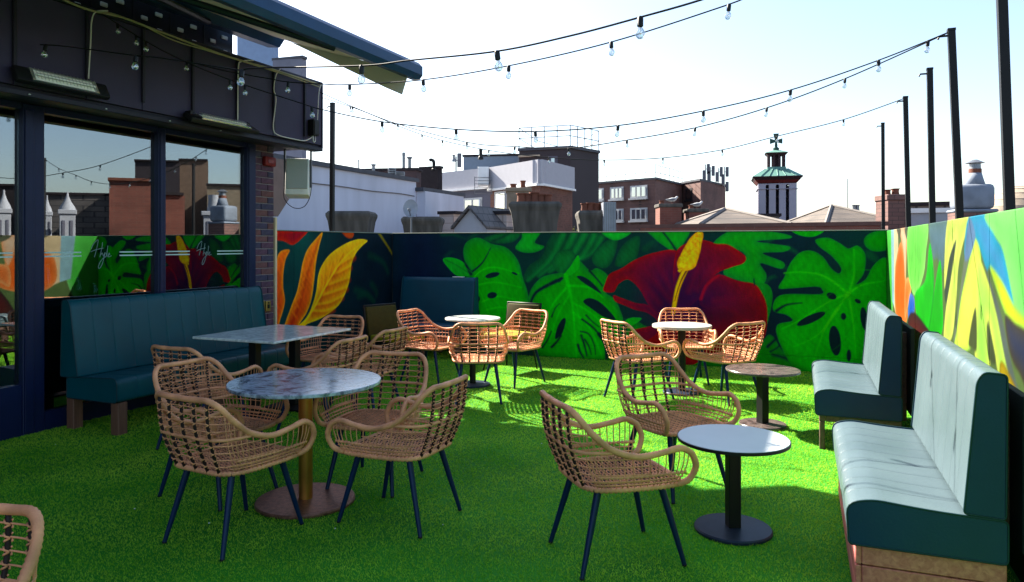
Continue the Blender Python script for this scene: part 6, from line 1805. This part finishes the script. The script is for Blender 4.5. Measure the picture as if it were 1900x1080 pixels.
opposite('opposite_building', 'red brick gable wall reflected in the first window', 'building', 205, 292, 336, 16, 5, BRK_R, TERRA)
opposite('opposite_building', 'tall dark brown slab block reflected behind the red gable', 'building', 252, 335, 300, 30, 8, BROWN)
opposite('opposite_building', 'tan slab block reflected in the second window', 'building', 334, 388, 298, 31, 8, M('tan_slab', lin(112, 93, 80), .8))
opposite('opposite_building', 'long sandy wall reflected at the right of the second window', 'building', 386, 470, 345, 26, 6, M('sandy_render', lin(125, 112, 96)))
opposite('opposite_building', 'red brick range reflected below the slab blocks', 'building', 290, 345, 362, 17, 5, BRK_R)
opposite('opposite_building', 'long slate roofed terrace reflected at the left of the first window', 'building', 60, 215, 362, 20, 6, SLATE)
opposite('opposite_building', 'dark mansard block reflected in the glass door', 'building', -60, 60, 345, 24, 6, DKROOF)


def white_stack(px, ytop, ybase, dist, wpx, lab, turret=False):
    p, r = mirror_pt(px, ytop, dist); q, _ = mirror_pt(px, ybase, dist)
    t = thing('white_turret' if turret else 'white_chimney', lab, 'turret' if turret else 'chimney', (p.x, p.y, q.z - 4), math.atan2(r.y, r.x) - math.pi / 2, 'white stonework across the street')
    WS = M('white_stone', lin(150, 152, 160), .8, 0, .1, 4); vis = p.z - q.z; h = vis + 4; w = wpx * dist / FPX / 2 * 1.6; k1, k2 = (4 + vis * .45) / h, (4 + vis * .56) / h
    m = MB(); m.bbox(-w, w, -w, w, 0, h * k1, .01); m.build('shaft', WS, t)
    m = MB(); m.bbox(-w * 1.2, w * 1.2, -w * 1.2, w * 1.2, h * k1 + .002, h * k2, .01); m.build('cornice', WS, t)
    m = MB()
    if turret: m.lathe([(w * 1.1, h * k2 + .001), (w * .95, h * k2 + vis * .08), (w * .5, h * k2 + vis * .2), (w * .18, h * k2 + vis * .34), (.02, h)], 12)
    else: m.lathe([(w * .7, h * k2 + .001), (w * .55, h * .97), (w * .6, h)], 12)
    m.build('top', WS, t, True, 40)
    for s in (-.5, .5):
        m = MB(); m.bbox(s * w - w * .2, s * w + w * .2, -w - .02, -w - .001, 4 - vis * .5, 4 + vis * .3, .006); m.build('recess', RENDER_G, t)


white_stack(400, 362, 432, 13, 36, 'white stone chimney reflected at the right of the second window')
white_stack(128, 356, 432, 12, 24, 'white turret with pointed top reflected in the first window', True)
white_stack(90, 362, 432, 12.5, 14, 'slim white turret reflected beside the window post', True)
white_stack(10, 352, 432, 12, 20, 'white turret reflected in the glass door', True)


# ------------------------------------------------------------------ litter on the grass
for (px, py, where) in ((103, 828, 'by the foot of the banquette'), (250, 948, 'just behind the front left chair leg'), (388, 975, 'under the chair in front of the big round table'), (622, 985, 'right of the copper table base'),
                        (822, 978, 'between the big round table chair and the front chair'), (1005, 826, 'left of the front chair back'), (1395, 1012, 'beside the navy base of the low white table')):
    Y = FPX * EYE / (py - CY); m = MB()
    a = random.uniform(0, 3); r = random.uniform(.004, .008)
    m.add([(r * math.cos(a + k * 1.57) * (1 if k % 2 else .6), r * math.sin(a + k * 1.57), .002 * (k % 2)) for k in range(4)] + [(0, 0, .006)], [(0, 1, 4), (1, 2, 4), (2, 3, 4), (3, 0, 4), (3, 2, 1, 0)])
    o = m.build('paper_scrap', WHITE, None); o.location = ((px - CX) * Y / FPX, Y, .012)
    tag(o, 'tiny white scrap on the grass ' + where, 'litter', 'white specks on the grass')
